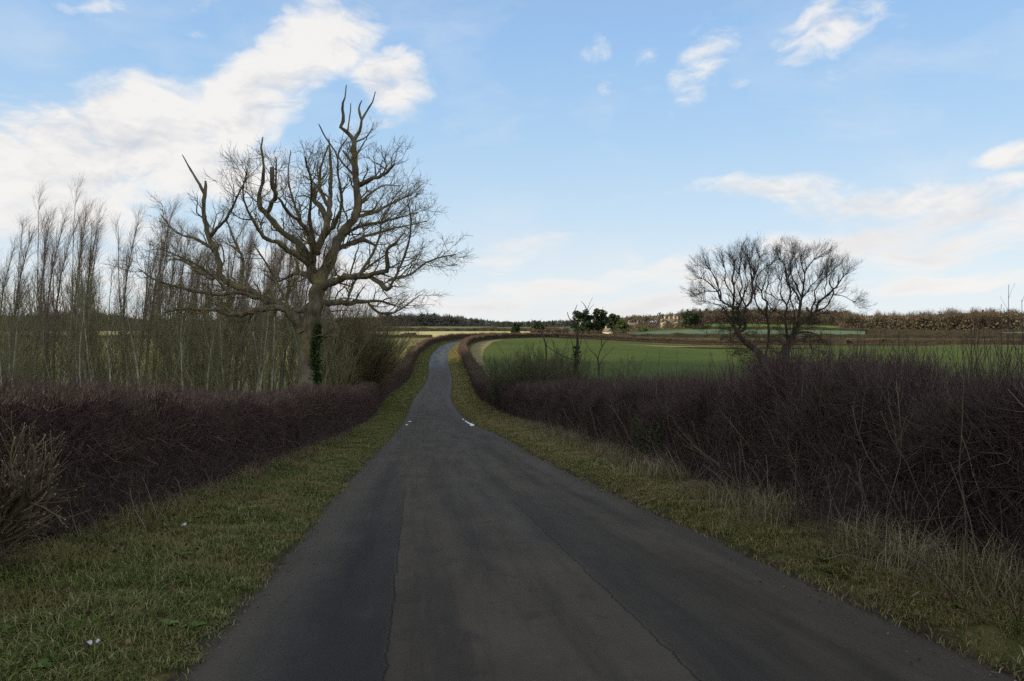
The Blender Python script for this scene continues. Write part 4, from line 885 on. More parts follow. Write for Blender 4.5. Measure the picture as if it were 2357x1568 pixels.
# ------------------------------------------------------------------ plantation of bare trees behind the left hedge
def proto_tree(name, kind, seed):
    global rng
    keep = rng; rng = np.random.default_rng(seed); root = empty(name, (0, 0, 0)); K = 22
    if kind == 'poplar':
        H_ = 16.; d = np.array([0, 0, 1.]); p = np.zeros(3); q = [p]
        for j in range(K - 1): d = unit(d + rng.normal(size=3) * .022 + np.array([.010 + .03 * (j / K)**3, 0, .05])); p = p + d * H_ / (K - 1); q.append(p)
        P = np.array([q]); R = np.array([.12 * (1 - np.linspace(0, 1, K))**.85 + .01]); mt = MB(); mt.tubes(P, R, 7)
        P0, R0 = grow(P, R, 2, 9, 9, up=.25, gnarl=.03, K=12, t0=.18, t1=.5, rratio=.6, rmin=.02, lfall=.4, wind=(.02, 0, 0)); mt.tubes(P0, R0, 5)
        mt.build('trunk', M['poplar_bark'], root, True); m = MB()
        P1, R1 = grow(P, R, 84, 3.4, 26, up=.15, gnarl=.06, K=8, t0=.32, t1=.99, rratio=.4, rmin=.01, lfall=.72, wind=(.11, 0, 0)); R1 = np.minimum(R1, .032); m.tubes(P1, R1, 4)
        Pa, Ra = grow(P0, R0, 18, 2.0, 26, up=.12, gnarl=.06, K=8, t0=.15, t1=1, rratio=.45, rmin=.009, lfall=.5, wind=(.11, 0, 0)); Ra = np.minimum(Ra, .022); m.tubes(Pa, Ra, 3)
        P1 = np.concatenate([P1, Pa]); R1 = np.concatenate([R1, Ra])
        P2, R2 = grow(P1, R1, 9, 1.15, 26, up=.05, gnarl=.06, K=4, t0=.2, t1=1, rratio=.5, rmin=.0045, lfall=.4, wind=(.32, 0, .0)); m.tubes(P2, np.minimum(R2, .0065), 3, False)
        m.build('crown', M['poplar_twig'], root)
    elif kind == 'pole':
        H_ = 9.5; d = unit(np.array([rng.normal() * .05, rng.normal() * .05, 1.])); p = np.zeros(3); q = [p]
        for j in range(K - 1): d = unit(d + rng.normal(size=3) * .035 + np.array([0, 0, .05])); p = p + d * H_ / (K - 1); q.append(p)
        P = np.array([q]); R = np.array([.062 * (1 - np.linspace(0, 1, K))**.8 + .006]); mt = MB(); mt.tubes(P, R, 6); mt.build('trunk', M['birch_bark'], root, True); m = MB()
        P1, R1 = grow(P, R, 40, 2.0, 34, up=.10, gnarl=.10, K=6, t0=.30, t1=.99, rratio=.35, rmin=.008, lfall=.6); R1 = np.minimum(R1, .016); m.tubes(P1, R1, 3)
        P2, R2 = grow(P1, R1, 5, .85, 36, up=.06, gnarl=.12, K=4, t0=.2, rratio=.5, rmin=.006, lfall=.4); m.tubes(P2, np.minimum(R2, .008), 3, False); m.build('crown', M['scrub_twig'], root)
    else:
        n = 14; a = rng.uniform(0, 2 * pi, n); sp = rng.uniform(.05, .5, n); d = unit(np.stack([np.cos(a) * sp, np.sin(a) * sp, np.ones(n)], -1)); p = np.stack([np.cos(a) * .3, np.sin(a) * .3, 0 * a], -1); pts = [p]; K = 8; L_ = rng.uniform(3.2, 5.8, n)
        for j in range(K - 1): d = unit(d + rng.normal(size=(n, 3)) * .09 + np.array([0, 0, .06])); p = p + d * (L_ / (K - 1))[:, None]; pts.append(p)
        P = np.stack(pts, 1); R = rng.uniform(.018, .035, n)[:, None] * np.linspace(1, .3, K)[None]; m = MB(); m.tubes(P, R, 4)
        P1, R1 = grow(P, R, 10, 1.6, 32, up=.08, gnarl=.12, K=5, t0=.15, rratio=.5, rmin=.008, lfall=.4); m.tubes(P1, np.minimum(R1, .014), 3)
        P2, R2 = grow(P1, R1, 6, .7, 34, up=.06, gnarl=.12, K=3, t0=.2, rratio=.5, rmin=.006, lfall=.3); m.tubes(P2, np.minimum(R2, .008), 3, False); m.build('stems', M['scrub_twig'], root)
    rng = keep; return root
protos = {}
def plant(kind, name, x, y, hs, label, cat, group=None, nvar=4):
    v = random.randrange(nvar); key = (kind, v)
    if key not in protos: protos[key] = proto_tree(name, kind, 100 + v * 7 + len(kind)); o = protos[key]
    else: o = copy_tree(protos[key])
    o.location = (x, y, float(g(x, y)) - .1); a = random.uniform(-.45, .45) if kind == 'poplar' else random.uniform(0, 6.28)
    o.rotation_euler = (random.gauss(0, .015), random.gauss(0, .02), a); o.scale = (hs * random.uniform(.92, 1.08), hs, hs)
    if 'group' in o: del o['group']
    tag(o, label, cat, group); return o
def plant_uv(kind, name, u, vtop, y, H_, *r, **k):
    if kind == 'poplar': H_ = 17.6
    x = (u - UC) / S * y; h = EYE - (vtop - VH) / S * y - float(g(x, y)); return plant(kind, name, x, y, h / H_, *r, **k)
tall = [(22, 470, 50, 'tall wind-bent poplar nearest the left edge of the picture'), (78, 452, 53, 'tall slender poplar second from the left edge, beside a forked neighbour'),
        (108, 448, 49, 'tall bare poplar third from the left, with its tip bent to the right'), (158, 430, 50, 'tallest poplar left of the gap of open sky, feathery top blown right'),
        (206, 452, 52, 'bushy-topped poplar just left of the gap of open sky'), (292, 458, 50, 'broad poplar just right of the gap of open sky'),
        (330, 428, 53, 'tall poplar whose bent tip rises above the left limb of the old tree'), (372, 505, 55, 'shorter poplar behind the leftmost branches of the old tree')]
for u, v, y, lab in tall: plant_uv('poplar', 'poplar_tree', u, v, y, 15.8, lab, 'tree')
for u in (2, 128, 184, 312, 350):
    plant_uv('poplar', 'poplar_tree', u, random.uniform(470, 540) if u != 268 else 560, random.uniform(56, 64), 15.8, 'slender poplar standing behind the front row of tall poplars at far left', 'tree', 'back row of poplars at far left')
for i in range(32):
    u = 385 + i * 11.5 + random.uniform(-8, 8)
    plant_uv('poplar', 'poplar_tree', u, random.uniform(470, 600), random.uniform(50, 66), 15.8, 'slim bare poplar in the crowded row behind the old tree', 'tree', 'crowded poplars behind the old tree')
for i in range(70):
    u = random.uniform(-20, 760); y = random.uniform(42, 62); plant_uv('pole', 'sapling', u, random.uniform(600, 700), y, 9.4, 'thin pale-barked bare sapling standing in the strip behind the left hedge', 'tree', 'pale saplings behind the left hedge')
for i in range(20):
    u = random.uniform(-30, 780); y = random.uniform(44, 66); plant_uv('scrub', 'scrub_bush', u, random.uniform(690, 760), y, 5.4, 'leafless brown-green scrub growing between the poplar trunks', 'bush', 'scrub between the poplars', nvar=3)

# ---- fan-shaped willow bush right of the old tree, and scrub beyond the right hedge
def bush(name, x, y, n, h, sp, lean, key, label, group=None, m1=10, m2=7, r0=.03):
    o = np.array([x, y, float(g(x, y)) - .05]); root = empty(name, o); tag(root, label, 'bush', group); a = rng.uniform(0, 2 * pi, n); q = rng.uniform(0, 1, n)**.7 * sp
    d = unit(np.stack([np.cos(a) * q + lean, np.sin(a) * q, np.ones(n)], -1)); p = np.stack([np.cos(a) * .5 * sp, np.sin(a) * .5 * sp, 0 * a], -1); pts = [p]; K = 9; L_ = h * rng.uniform(.55, 1.05, n)
    for j in range(K - 1): d = unit(d + rng.normal(size=(n, 3)) * .055 + np.array([lean * .03, 0, .03])); p = p + d * (L_ / (K - 1))[:, None]; pts.append(p)
    P = np.stack(pts, 1); R = (r0 * rng.uniform(.6, 1.2, n))[:, None] * np.linspace(1, .3, K)[None]; mt = MB(); mt.tubes(P, R, 4); mt.build('stems', M[key], root)
    m = MB(); P1, R1 = grow(P, R, m1, h * .26, 24, up=.05, gnarl=.08, K=5, t0=.2, rratio=.45, rmin=.008, lfall=.3, wind=(lean * .1, 0, 0)); R1 = np.minimum(R1, .014); m.tubes(P1, R1, 3)
    P2, R2 = grow(P1, R1, m2, h * .11, 26, up=.04, gnarl=.08, K=4, t0=.2, rratio=.5, rmin=.006); m.tubes(P2, np.minimum(R2, .009), 3, False); m.build('twigs', M[key], root); return root
bush('willow_bush', -15.2, 68, 210, 9.2, .40, .20, 'willow_twig', 'large fan-shaped leafless willow bush just right of the old tree trunk')
bush('willow_bush', -13.6, 72, 190, 8.2, .5, .30, 'willow_twig', 'lower leafless willow bush leaning over the hedge toward the road bend')
bush('scrub_bush', 1.6, 57, 120, 5.1, .6, 0, 'olive_twig', 'dull olive bush behind the right hedge, nearest the road'); bush('scrub_bush', 4.2, 60, 130, 4.6, .7, 0, 'olive_twig', 'dense olive bush at the foot of the ivy-clad tree'); bush('scrub_bush', -.6, 63, 70, 4.4, .5, 0, 'olive_twig', 'small olive bush between the hedge bend and the green field')
bush('scrub_bush', 8.0, 58, 60, 4.1, .6, 0, 'olive_twig', 'low dark bush right of the ivy-clad tree')

def thin_tree(name, label, y0, base_u, lines, pxm, conv, ivy=False, key='olive_twig', gn=3):
    x = (base_u - UC) / S * y0; base = np.array([x, y0, float(g(x, y0)) - .05]); root = empty(name, base); tag(root, label, 'tree'); ll = traced_limbs(lines, conv, y0, pxm, .6, .02)
    mt = MB()
    for i, rs in enumerate(ll):
        if i == 0: rs = resample(np.vstack([[*base, rs[0, 3] * 1.3], rs[1:]]), 24); ll[0] = rs
        mt.tubes(rs[None, :, :3] - base, rs[None, :, 3], 6)
    mt.build('trunk', M['ash_bark'], root, True); P0, R0 = to_chains(ll[1:], 6); m = MB(); P1, R1 = grow(P0, R0, gn, .9, 45, up=.06, gnarl=.2, K=5, t0=.1, rratio=.5, rmin=.007); R1 = np.minimum(R1, .02); m.tubes(P1, R1, 3)
    P2, R2 = grow(P1, R1, 4, .5, 40, up=.04, gnarl=.2, K=4, t0=.2, rratio=.6, rmin=.006); m.tubes(P2, np.minimum(R2, .01), 3, False); m.build('twigs', M[key], root)
    if ivy:
        rs = ll[0]; n = 1500; i = rng.integers(0, 20, n); C = rs[i, :3] + rng.normal(size=(n, 3)) * np.array([.17, .17, .25]) - base; m = MB(); leaf_quads(m, C, .09); m.build('ivy', M['ivy'], root)
c2 = lambda a, b_: ((1180 + a / 7.127) * .9428, (720 + b_ / 7.127) * .9428)
thin_tree('ivy_tree', 'slim dying tree with an ivy-clad trunk beyond the right hedge', 60, 1325, [(0, 0., (1600, 1300, 34), (1610, 1150, 32), (1630, 950, 30), (1638, 800, 28), (1640, 690, 22)),
    (1, 0., (1640, 700, 18), (1600, 560, 11), (1560, 480, 10), (1490, 400, 8), (1460, 300, 5)), (-1, 0., (1640, 690, 14), (1700, 560, 10), (1780, 400, 9), (1800, 290, 8), (1770, 190, 6), (1700, 110, 3)), (-1, -.8, (1800, 290, 6), (1830, 200, 5), (1905, 40, 2)),
    (1, -.6, (1790, 330, 5), (1870, 220, 4), (1930, 160, 2)), (.5, 0., (1600, 560, 7), (1570, 400, 6), (1600, 260, 5), (1630, 170, 3)), (1, 0., (1620, 1150, 12), (1400, 1070, 10), (1200, 960, 8), (1080, 850, 6), (1040, 740, 4), (1010, 650, 3)), (.5, 0., (1600, 1180, 9), (1560, 900, 7), (1500, 720, 5), (1400, 600, 3)),
    (-1, 0., (1640, 1000, 6), (1700, 800, 5), (1720, 640, 4))], .00433, c2, True)
thin_tree('small_bare_tree', 'spindly forked bare tree between the ivy-clad tree and the wheat', 57, 1392, [(0, 0., (2010, 1400, 16), (2010, 1250, 14), (1990, 1120, 12), (1950, 1040, 9)), (0, 0., (1990, 1120, 10), (2040, 950, 9), (2100, 850, 7), (2240, 700, 5), (2300, 560, 3)), (1, 0., (1950, 1040, 8), (1850, 950, 6), (1780, 820, 5), (1740, 740, 3)),
    (-1, 0., (2060, 920, 7), (2050, 700, 6), (2020, 500, 4), (2060, 300, 4), (2085, 200, 2)), (1, 0., (2010, 1250, 7), (2120, 1060, 6), (2200, 1000, 4), (2270, 880, 2))], .0041, c2)
thin_tree('small_bare_tree', 'crooked pale bare tree far behind the olive bushes', 150, 1256, [(0, 0., (1060, 760, 12), (1040, 720, 11), (1010, 650, 10)), (0, 0., (1010, 650, 8), (960, 560, 7), (900, 490, 5), (830, 420, 3)), (1, 0., (960, 560, 6), (970, 480, 5), (1020, 410, 3))], .0105, c2, key='ash_twig', gn=2)

# ------------------------------------------------------------------ field hedges, far and small
def field_hedge(pts, h, w, label, gaps=(), name='field_hedge', n=None, key='hedge_field', tkey='twig_field'):
    pts = np.array(pts, float); d = np.concatenate([[0], np.cumsum(np.hypot(*np.diff(pts, axis=0).T))]); st = 1.5; sv = np.arange(0, d[-1], st); px, py = np.interp(sv, d, pts[:, 0]), np.interp(sv, d, pts[:, 1])
    tx, ty = np.gradient(px), np.gradient(py); l = np.hypot(tx, ty); tx, ty = tx / l, ty / l; K = 9; th = np.linspace(0, pi, K); s2 = np.repeat(sv[:, None], K, 1); nz = fbm(s2 * .35, np.arange(K)[None] * .6 + s2 * 0 + pts[0, 0], 0, 3, 4)
    hh = h * (1 + .18 * fbm(s2 * .12, s2 * 0 + h, 0, 3, 9)); lat = np.sign(np.cos(th)) * np.abs(np.cos(th))**.5 * w / 2 * (1 + .35 * nz)
    x = px[:, None] + ty[:, None] * lat; y = py[:, None] - tx[:, None] * lat; z = g(x, y) - .1 + (np.sin(th)**.5)[None] * hh * (1 + .15 * nz); V = np.stack([x, y, z], -1)
    o = np.array([px[0], py[0], float(g(px[0], py[0]))]); V = V - o; root = empty(name, o); tag(root, label, 'hedge'); mb = MB(); mb.grid(V); mb.build('thicket', M[key], root, True)
    N_ = unit(V - np.stack([px - o[0], py - o[1], g(px, py) + h * .4 - o[2]], -1)[:, None]); n = n or int(d[-1] * 45); B, NN = sample_ring(V, N_, n); m = MB(); twig_cloud(m, B, NN, .5, .022, .3, .9, K=2); m.build('twigs', M[tkey], root)
field_hedge([(-420, 346), (-200, 345), (-60, 346), (-34, 345)], 1.3, 1.6, 'low dark hedge at the far end of the left-hand pasture')
field_hedge([(20, 342), (60, 348), (130, 345), (180, 338)], .9, 1.2, 'low brown hedge along the top edge of the wheat field')
field_hedge([(95, 362), (120, 362), (141, 360), (150, 357)], 2.6, 3.5, 'rounded dark hedge end left of the field gap behind the wheat')
field_hedge([(164, 352), (200, 350), (300, 352), (420, 356)], 2.4, 3, 'dark brown hedge right of the field gap behind the wheat')
field_hedge([(40, 432), (100, 434), (150, 430)], 2.2, 2.5, 'dark hedge under the blue-green field'); field_hedge([(160, 430), (240, 428), (330, 430)], 2.2, 2.5, 'thin dark hedge under the blue-green field behind the pair of trees')
field_hedge([(120, 530), (160, 532), (260, 520), (420, 500)], 1.8, 2.4, 'dark hedge under the bright green hillside field')
field_hedge([(200, 450), (300, 440), (420, 430)], 3.2, 4, 'thick dark brown hedge in front of the right-hand wood')
field_hedge([(-500, 768), (-200, 766), (40, 764)], 3.0, 6, 'dark scrubby hedgerow across the far pale fields', n=16000, tkey='wood_grey')

# ------------------------------------------------------------------ woods and far trees
def blob_tree(mb, mtr, x, y, z, h, w, n, leaf, conifer=False, trunk=True):
    if conifer:
        t = rng.uniform(0, 1, n); r = w / 2 * (1 - t) * np.sqrt(rng.uniform(.1, 1, n)) + .1; a = rng.uniform(0, 2 * pi, n); C = np.stack([x + r * np.cos(a), y + r * np.sin(a), z + h * (.1 + .9 * t)], -1)
    else:
        k = 7; cc = np.stack([rng.normal(size=k) * w * .22, rng.normal(size=k) * w * .22, h * rng.uniform(.45, .85, k)], -1); i = rng.integers(0, k, n); dv = unit(rng.normal(size=(n, 3))) * (rng.uniform(.3, 1, n)**.5)[:, None]
        C = cc[i] + dv * np.array([w * .28, w * .28, h * .17]); C += np.array([x, y, z])
    leaf_quads(mb, C, leaf)
    if trunk and mtr is not None:
        P = np.array([[[x, y, z - .5], [x + rng.normal() * .2, y, z + h * .35], [x + rng.normal() * .4, y, z + h * .8]]]); mtr.tubes(P, np.array([[.28, .2, .06]]) * h / 14, 4)
def bare_crowns(mb, mtr, X, Y, Z, H_, W_, n, rad):
    """bare crowns as fans of fine branches"""
    for x, y, z, h, w in zip(X, Y, Z, H_, W_):
        P = np.array([[[x, y, z - .5], [x + rng.normal() * .3, y, z + h * .3], [x + rng.normal() * .5, y, z + h * .62]]]); mtr.tubes(P, np.array([[.26, .2, .1]]) * h / 14, 4)
        b0 = np.array([x, y, z + h * .28])[None] + np.array([0, 0, 1])[None] * rng.uniform(0, h * .42, n)[:, None]; a = rng.uniform(0, 2 * pi, n); r = w / 2 * np.sqrt(rng.uniform(.02, 1, n)); top = h * (.62 + .38 * np.sqrt(np.maximum(0, 1 - (r / (w / 2))**2))) * rng.uniform(.72, 1.02, n)
        e = np.stack([x + r * np.cos(a), y + r * np.sin(a), z + top], -1); m_ = (b0 + e) / 2 + np.stack([.15 * r * np.cos(a), .15 * r * np.sin(a), -.04 * h + 0 * r], -1)
        PP = np.stack([b0, m_, e], 1); mb.tubes(PP, np.repeat(np.array([[rad * 1.5, rad, rad * .5]]), n, 0), 3, False)
        n2 = n * 2; i = rng.integers(0, n, n2); f = rng.uniform(.3, 1, n2)[:, None]; s_ = m_[i] * (1 - f) + e[i] * f; d = unit(unit(e[i] - m_[i]) + rng.normal(size=(n2, 3)) * .6 + np.array([0, 0, .3])); mb.tubes(np.stack([s_, s_ + d * h * .10], 1), np.repeat(np.array([[rad * .7, rad * .4]]), n2, 0), 3, False)
def wood(name, label, u0, u1, y0, y1, hf, count, key, n=34, rad=.09, conif=0.0, ckey='evergreen', wr=.6):
    m1, m2, m3 = MB(), MB(), MB(); X = []; Y = []; Z = []; Hh = []; Ww = []
    for i in range(count):
        y = rng.uniform(y0, y1); u = rng.uniform(u0, u1); x = (u - UC) / S * y; z = float(g(x, y)); h = hf(u) * rng.uniform(.82, 1.1)
        if rng.uniform() < conif: blob_tree(m3, m2, x, y, z, h * .95, h * .5, 130, h * .07, conifer=rng.uniform() < .6)
        else: X.append(x); Y.append(y); Z.append(z); Hh.append(h); Ww.append(h * wr * rng.uniform(.8, 1.25))
    bare_crowns(m1, m2, X, Y, Z, Hh, Ww, n, rad); 
    # undergrowth that closes the wood at the foot
    q = count * 150; y = rng.uniform(y0, y1, q); u = rng.uniform(u0, u1, q); x = (u - UC) / S * y; hh = np.array([hf(k) for k in u]); C = np.stack([x, y, g(x, y) + rng.uniform(0, .82, q)**1.25 * hh], -1); leaf_quads(m1, C, np.full(q, .06) * hh)
    root = empty(name, (0, 0, 0)); tag(root, label, 'wood', kind='stuff'); m1.build('branches', M[key], root); m2.build('trunks', M['trunk_far'], root)
    if m3.n: m3.build('evergreens', M[ckey], root)
I = lambda xs, ys: (lambda u: float(np.interp(u, xs, ys)))
wood('distant_wood', 'dark grey wood on the ridge beyond the road bend', 870, 1180, 1090, 1230, I([870, 930, 1000, 1060, 1110, 1150, 1180], [17, 19.5, 18.5, 15, 11, 7.5, 7]), 190, 'wood_grey', 40, .16, .25)
wood('distant_conifers', 'line of dark conifers on the skyline between the road and the houses', 1130, 1330, 1000, 1080, I([1130, 1200, 1330], [7, 8.5, 9.5]), 110, 'wood_grey', 30, .15, .8)
wood('left_wood', 'brown bare wood on the far left behind the poplars', -150, 330, 900, 1010, I([-150, 0, 120, 200, 260, 330], [17, 18, 20, 21, 19, 12]), 170, 'wood_far', 34, .13, .08)
wood('low_wood', 'low brown wood seen through the poplars and behind the old tree', 330, 880, 940, 1060, I([330, 600, 880], [12, 12, 16]), 170, 'wood_far', 30, .13, .15)
wood('right_wood', 'sunlit brown bare wood along the right skyline', 1930, 2600, 560, 640, I([1930, 2050, 2200, 2357, 2600], [12, 14.5, 16.5, 16.5, 16]), 200, 'wood_far', 70, .075, .05)
wood('hill_wood', 'mixed wood on the hill behind the stone houses', 1365, 1960, 690, 780, I([1365, 1500, 1600, 1700, 1960], [11, 11, 14, 15, 14]), 190, 'wood_far', 44, .09, .25)
wood('pine_undergrowth', 'brown and dark scrub under the pines by the cream houses', 1290, 1445, 452, 500, I([1290, 1445], [4.6, 4.6]), 46, 'wood_far', 40, .05, .3)
wood('house_shrubbery', 'brown and olive shrubbery around the stone houses', 1430, 1620, 548, 600, I([1430, 1520, 1620], [5, 4.5, 4]), 60, 'wood_far', 30, .06, .25, 'evergreen_light')
wood('roadside_scrub', 'brown scrub behind the hedge left of the dark pines', 1225, 1310, 385, 420, I([1225, 1310], [5.5, 5.5]), 26, 'wood_far', 60, .05, .12)
wood('behind_pair_wood', 'brown trees on the slope behind the pair of spreading trees', 1620, 1940, 668, 700, I([1620, 1940], [11, 11]), 70, 'wood_far', 50, .08, .12)

def evergreen(u, vtop, vbase_y, w_px, label, key='evergreen', name='pine_tree', n=4500, flat=True, leaf=.62, group=None):
    y = vbase_y; x = (u - UC) / S * y; z = float(g(x, y)); h = EYE - (vtop - VH) / S * y - z; w = 1.35 * w_px / S * y; root = empty(name, (x, y, z)); tag(root, label, 'tree', group); mt = MB()
    mt.tubes(np.array([[[0, 0, -.3], [.1, 0, h * .5], [0, .1, h * .9]]]), np.array([[.35, .25, .08]]), 6); mt.build('trunk', M['trunk_far'], root)
    k = 44; a = rng.uniform(0, 2 * pi, k); hh = rng.uniform(.06, .93, k); prof = np.sin(np.clip(hh, 0, 1) * pi * .8 + .45)**.7; r = w / 2 * prof * rng.uniform(.3, .8, k); cc = np.stack([r * np.cos(a), r * np.sin(a), h * hh], -1) + rng.normal(size=(k, 3)) * np.array([.09 * w, .09 * w, .03 * h])
    i = rng.integers(0, k, n); dv = unit(rng.normal(size=(n, 3))) * (rng.uniform(.2, 1, n)**.4)[:, None]; C = cc[i] + dv * np.array([w * .17, w * .17, h * .085]); m = MB(); leaf_quads(m, C, leaf); m.build('crown', M[key], root)
evergreen(1337, 713, 470, 34, 'broad dark pine, leftmost of the evergreens by the cream house'); evergreen(1356, 722, 476, 20, 'narrow dark pine filling the gap between two larger ones')
evergreen(1381, 710, 480, 30, 'tallest dark pine left of the cream gabled house'); evergreen(1410, 722, 520, 28, 'flat-topped dark pine behind the cream gabled house'); evergreen(1432, 735, 505, 20, 'mid-green rounded conifer right of the cream gabled house', 'evergreen_light', 'conifer')
evergreen(1582, 716, 560, 22, 'dark yew right of the large stone house', name='yew_tree'); evergreen(1602, 722, 565, 16, 'second smaller yew right of the large stone house', name='yew_tree'); evergreen(1760 - 65, 716, 600, 22, 'dark cedar seen through the left spreading tree', name='cedar_tree')
evergreen(1188, 744, 395, 17, 'dark round bush standing above the roadside hedge at the bend', name='round_tree', leaf=.45); evergreen(1236, 738, 400, 20, 'dark thorn tree left of the brown scrub on the crest', name='thorn_tree', leaf=.45)
evergreen(946, 766, 430, 26, 'pinkish-brown bare thicket alone in the bright stubble', 'wood_far', 'thicket', leaf=.4); evergreen(1478, 752, 540, 24, 'yellow-green shrub below the shaded stone house', 'evergreen_light', 'shrub', leaf=.5, n=500)

# ------------------------------------------------------------------ houses
M['stone'] = noise_mat('cream_stone', [(.35, (.38, .31, .19)), (.65, (.52, .44, .29))], .8, bump=.5, bdist=.05); M['stone_shaded'] = noise_mat('shaded_stone', [(.35, (.20, .17, .13)), (.65, (.30, .26, .20))], .8)  # second stone colour is darker: the shade on that house is put in
M['slate'] = noise_mat('stone_slate', [(.3, (.13, .11, .09)), (.7, (.22, .19, .15))], 1.2, sc=(1, 1, 4)); M['glass'] = noise_mat('window_glass', [(0, (.03, .035, .04)), (1, (.05, .055, .06))], 1, rough=.15); M['cream'] = noise_mat('cream_render', [(.3, (.62, .55, .36)), (.7, (.72, .65, .45))], .5)
def boxv(mb, x0, x1, y0, y1, z0, z1):
    v = [(x0, y0, z0), (x1, y0, z0), (x1, y1, z0), (x0, y1, z0), (x0, y0, z1), (x1, y0, z1), (x1, y1, z1), (x0, y1, z1)]; mb.add(v, [(0, 3, 2, 1), (4, 5, 6, 7), (0, 1, 5, 4), (1, 2, 6, 5), (2, 3, 7, 6), (3, 0, 4, 7)])
def gable(mbw, mbr, x0, x1, y0, y1, zb, ze, zr, axis, ov=.35):
    """walls to the eaves, gable ends up to the ridge, and a pitched roof with thickness"""
    boxv(mbw, x0, x1, y0, y1, zb, ze)
    if axis == 'x':
        ym = (y0 + y1) / 2
        for a in ((x0, x0 + .3), (x1 - .3, x1)): mbw.add([(a[0], y0, ze), (a[1], y0, ze), (a[1], y1, ze), (a[0], y1, ze), (a[0], ym, zr - .05), (a[1], ym, zr - .05)], [(0, 1, 5, 4), (2, 3, 4, 5)], [(0, 4, 3), (1, 2, 5)])
        for sgn, ye in ((-1, y0 - ov), (1, y1 + ov)):
            zz = ze - ov * (zr - ze) / ((y1 - y0) / 2); mbr.add([(x0 - ov, ye, zz + .05), (x1 + ov, ye, zz + .05), (x1 + ov, ym, zr + .05), (x0 - ov, ym, zr + .05), (x0 - ov, ye, zz + .25), (x1 + ov, ye, zz + .25), (x1 + ov, ym, zr + .28), (x0 - ov, ym, zr + .28)], [(0, 1, 2, 3), (4, 7, 6, 5), (0, 4, 5, 1), (1, 5, 6, 2), (3, 7, 4, 0)])
    else:
        xm = (x0 + x1) / 2
        for a in ((y0, y0 + .3), (y1 - .3, y1)): mbw.add([(x0, a[0], ze), (x1, a[0], ze), (xm, a[0], zr - .05), (x0, a[1], ze), (x1, a[1], ze), (xm, a[1], zr - .05)], [(0, 3, 5, 2), (1, 2, 5, 4)], [(0, 1, 2), (3, 5, 4)])
        for xe in (x0 - ov, x1 + ov):
            zz = ze - ov * (zr - ze) / ((x1 - x0) / 2); mbr.add([(xe, y0 - ov, zz + .05), (xe, y1 + ov, zz + .05), (xm, y1 + ov, zr + .05), (xm, y0 - ov, zr + .05), (xe, y0 - ov, zz + .25), (xe, y1 + ov, zz + .25), (xm, y1 + ov, zr + .28), (xm, y0 - ov, zr + .28)], [(0, 1, 2, 3), (4, 7, 6, 5), (0, 4, 5, 1), (1, 5, 6, 2), (3, 7, 4, 0)])
def house(u, y, rz, label, wall, blocks, chim, wins, zoff=0., sc=1.):
    x = (u - UC) / S * y; root = empty('house', (x, y, float(g(x, y)) + zoff), rz, sc); tag(root, label, 'house'); mw, mr = MB(), MB()
    for bl in blocks: gable(mw, mr, *bl)
    mw.build('wall', M[wall], root); r = mr.build('roof', M['slate'], root)
    for (cx_, cy_, z0, z1, s_) in chim:
        m = MB(); boxv(m, cx_ - s_, cx_ + s_, cy_ - s_ * .7, cy_ + s_ * .7, z0, z1); boxv(m, cx_ - s_ - .12, cx_ + s_ + .12, cy_ - s_ * .7 - .12, cy_ + s_ * .7 + .12, z1, z1 + .25)
        m.tubes(np.array([[[cx_ + k * s_ * .5, cy_, z1 + .25], [cx_ + k * s_ * .5, cy_, z1 + .75]] for k in (-1, 1)]), np.full((2, 2), .16), 6); m.build('chimney', M[wall], root)
    for (wx, wy, wz, ww, wh) in wins:
        m = MB(); boxv(m, wx - ww / 2, wx + ww / 2, wy - .03, wy + .2, wz, wz + wh); f = m.build('window', M['glass'], root)
        m = MB(); boxv(m, wx - ww / 2 - .15, wx + ww / 2 + .15, wy - .10, wy - .033, wz - .18, wz - .003); boxv(m, wx - .05, wx + .05, wy - .07, wy - .033, wz, wz + wh); m.build('mullion', M['cream'], f)
house(1546, 590, radians(-6), 'large cream stone house with gables and tall chimneys on the hillside', 'stone',
    [(-8, 4, 0, 6, -1.5, 4.6, 7.2, 'x'), (-8.2, -4.2, -2.5, 5.5, -1.5, 4.8, 7.4, 'y'), (1, 4.6, -2, 5, -1.5, 4.8, 7.3, 'y'), (4.3, 8.5, .6, 6.2, -1.5, 3.6, 5.8, 'x')],
    [(-4.8, 3, 6.4, 9.3, .7), (-1.5, 3, 6.4, 8.8, .6), (2.0, 3.2, 6.2, 9.2, .65), (4.6, 3.4, 5, 8.9, .6)], [(-6.2, -2.5, .4, 1.5, 1.5), (-6.2, -2.5, 3, 1.3, 1.3), (-2.8, 0, .4, 1.2, 1.4), (-.6, 0, .4, 1.2, 1.4), (-2.8, 0, 3, 1.1, 1.2), (-.6, 0, 3, 1.1, 1.2), (2.8, -2, .4, 1.5, 1.5), (2.8, -2, 3, 1.3, 1.3), (6.4, .6, .6, 1.3, 1.3)], -.6, .98)
house(1460, 600, radians(4), 'shaded stone house half hidden by trees between the pines and the large house', 'stone_shaded', [(-4.2, 4.2, 0, 6, -1, 3.4, 5.6, 'x'), (1, 4.4, -1.5, 4, -1, 3.5, 5.4, 'y')], [(-3.3, 3, 5, 7.0, .5), (3.2, 3.2, 4.6, 6.8, .5)],
    [(-2.6, 0, 1, 1.2, 1.2), (-.4, 0, 1, 1.2, 1.2), (2.7, -1.5, 1, 1.3, 1.2)], -.6)
house(1405, 440, radians(28), 'small cream gabled house beside the dark pines', 'cream', [(-1.9, 1.9, 0, 6, -1, 4.2, 6.2, 'y')], [(0, 5, 5.6, 7.2, .35)], [(-.6, 0, 2.6, .8, .9), (.9, 0, 2.6, .6, .9), (.1, 0, .5, 1.0, 1.1)], -.3, .85)
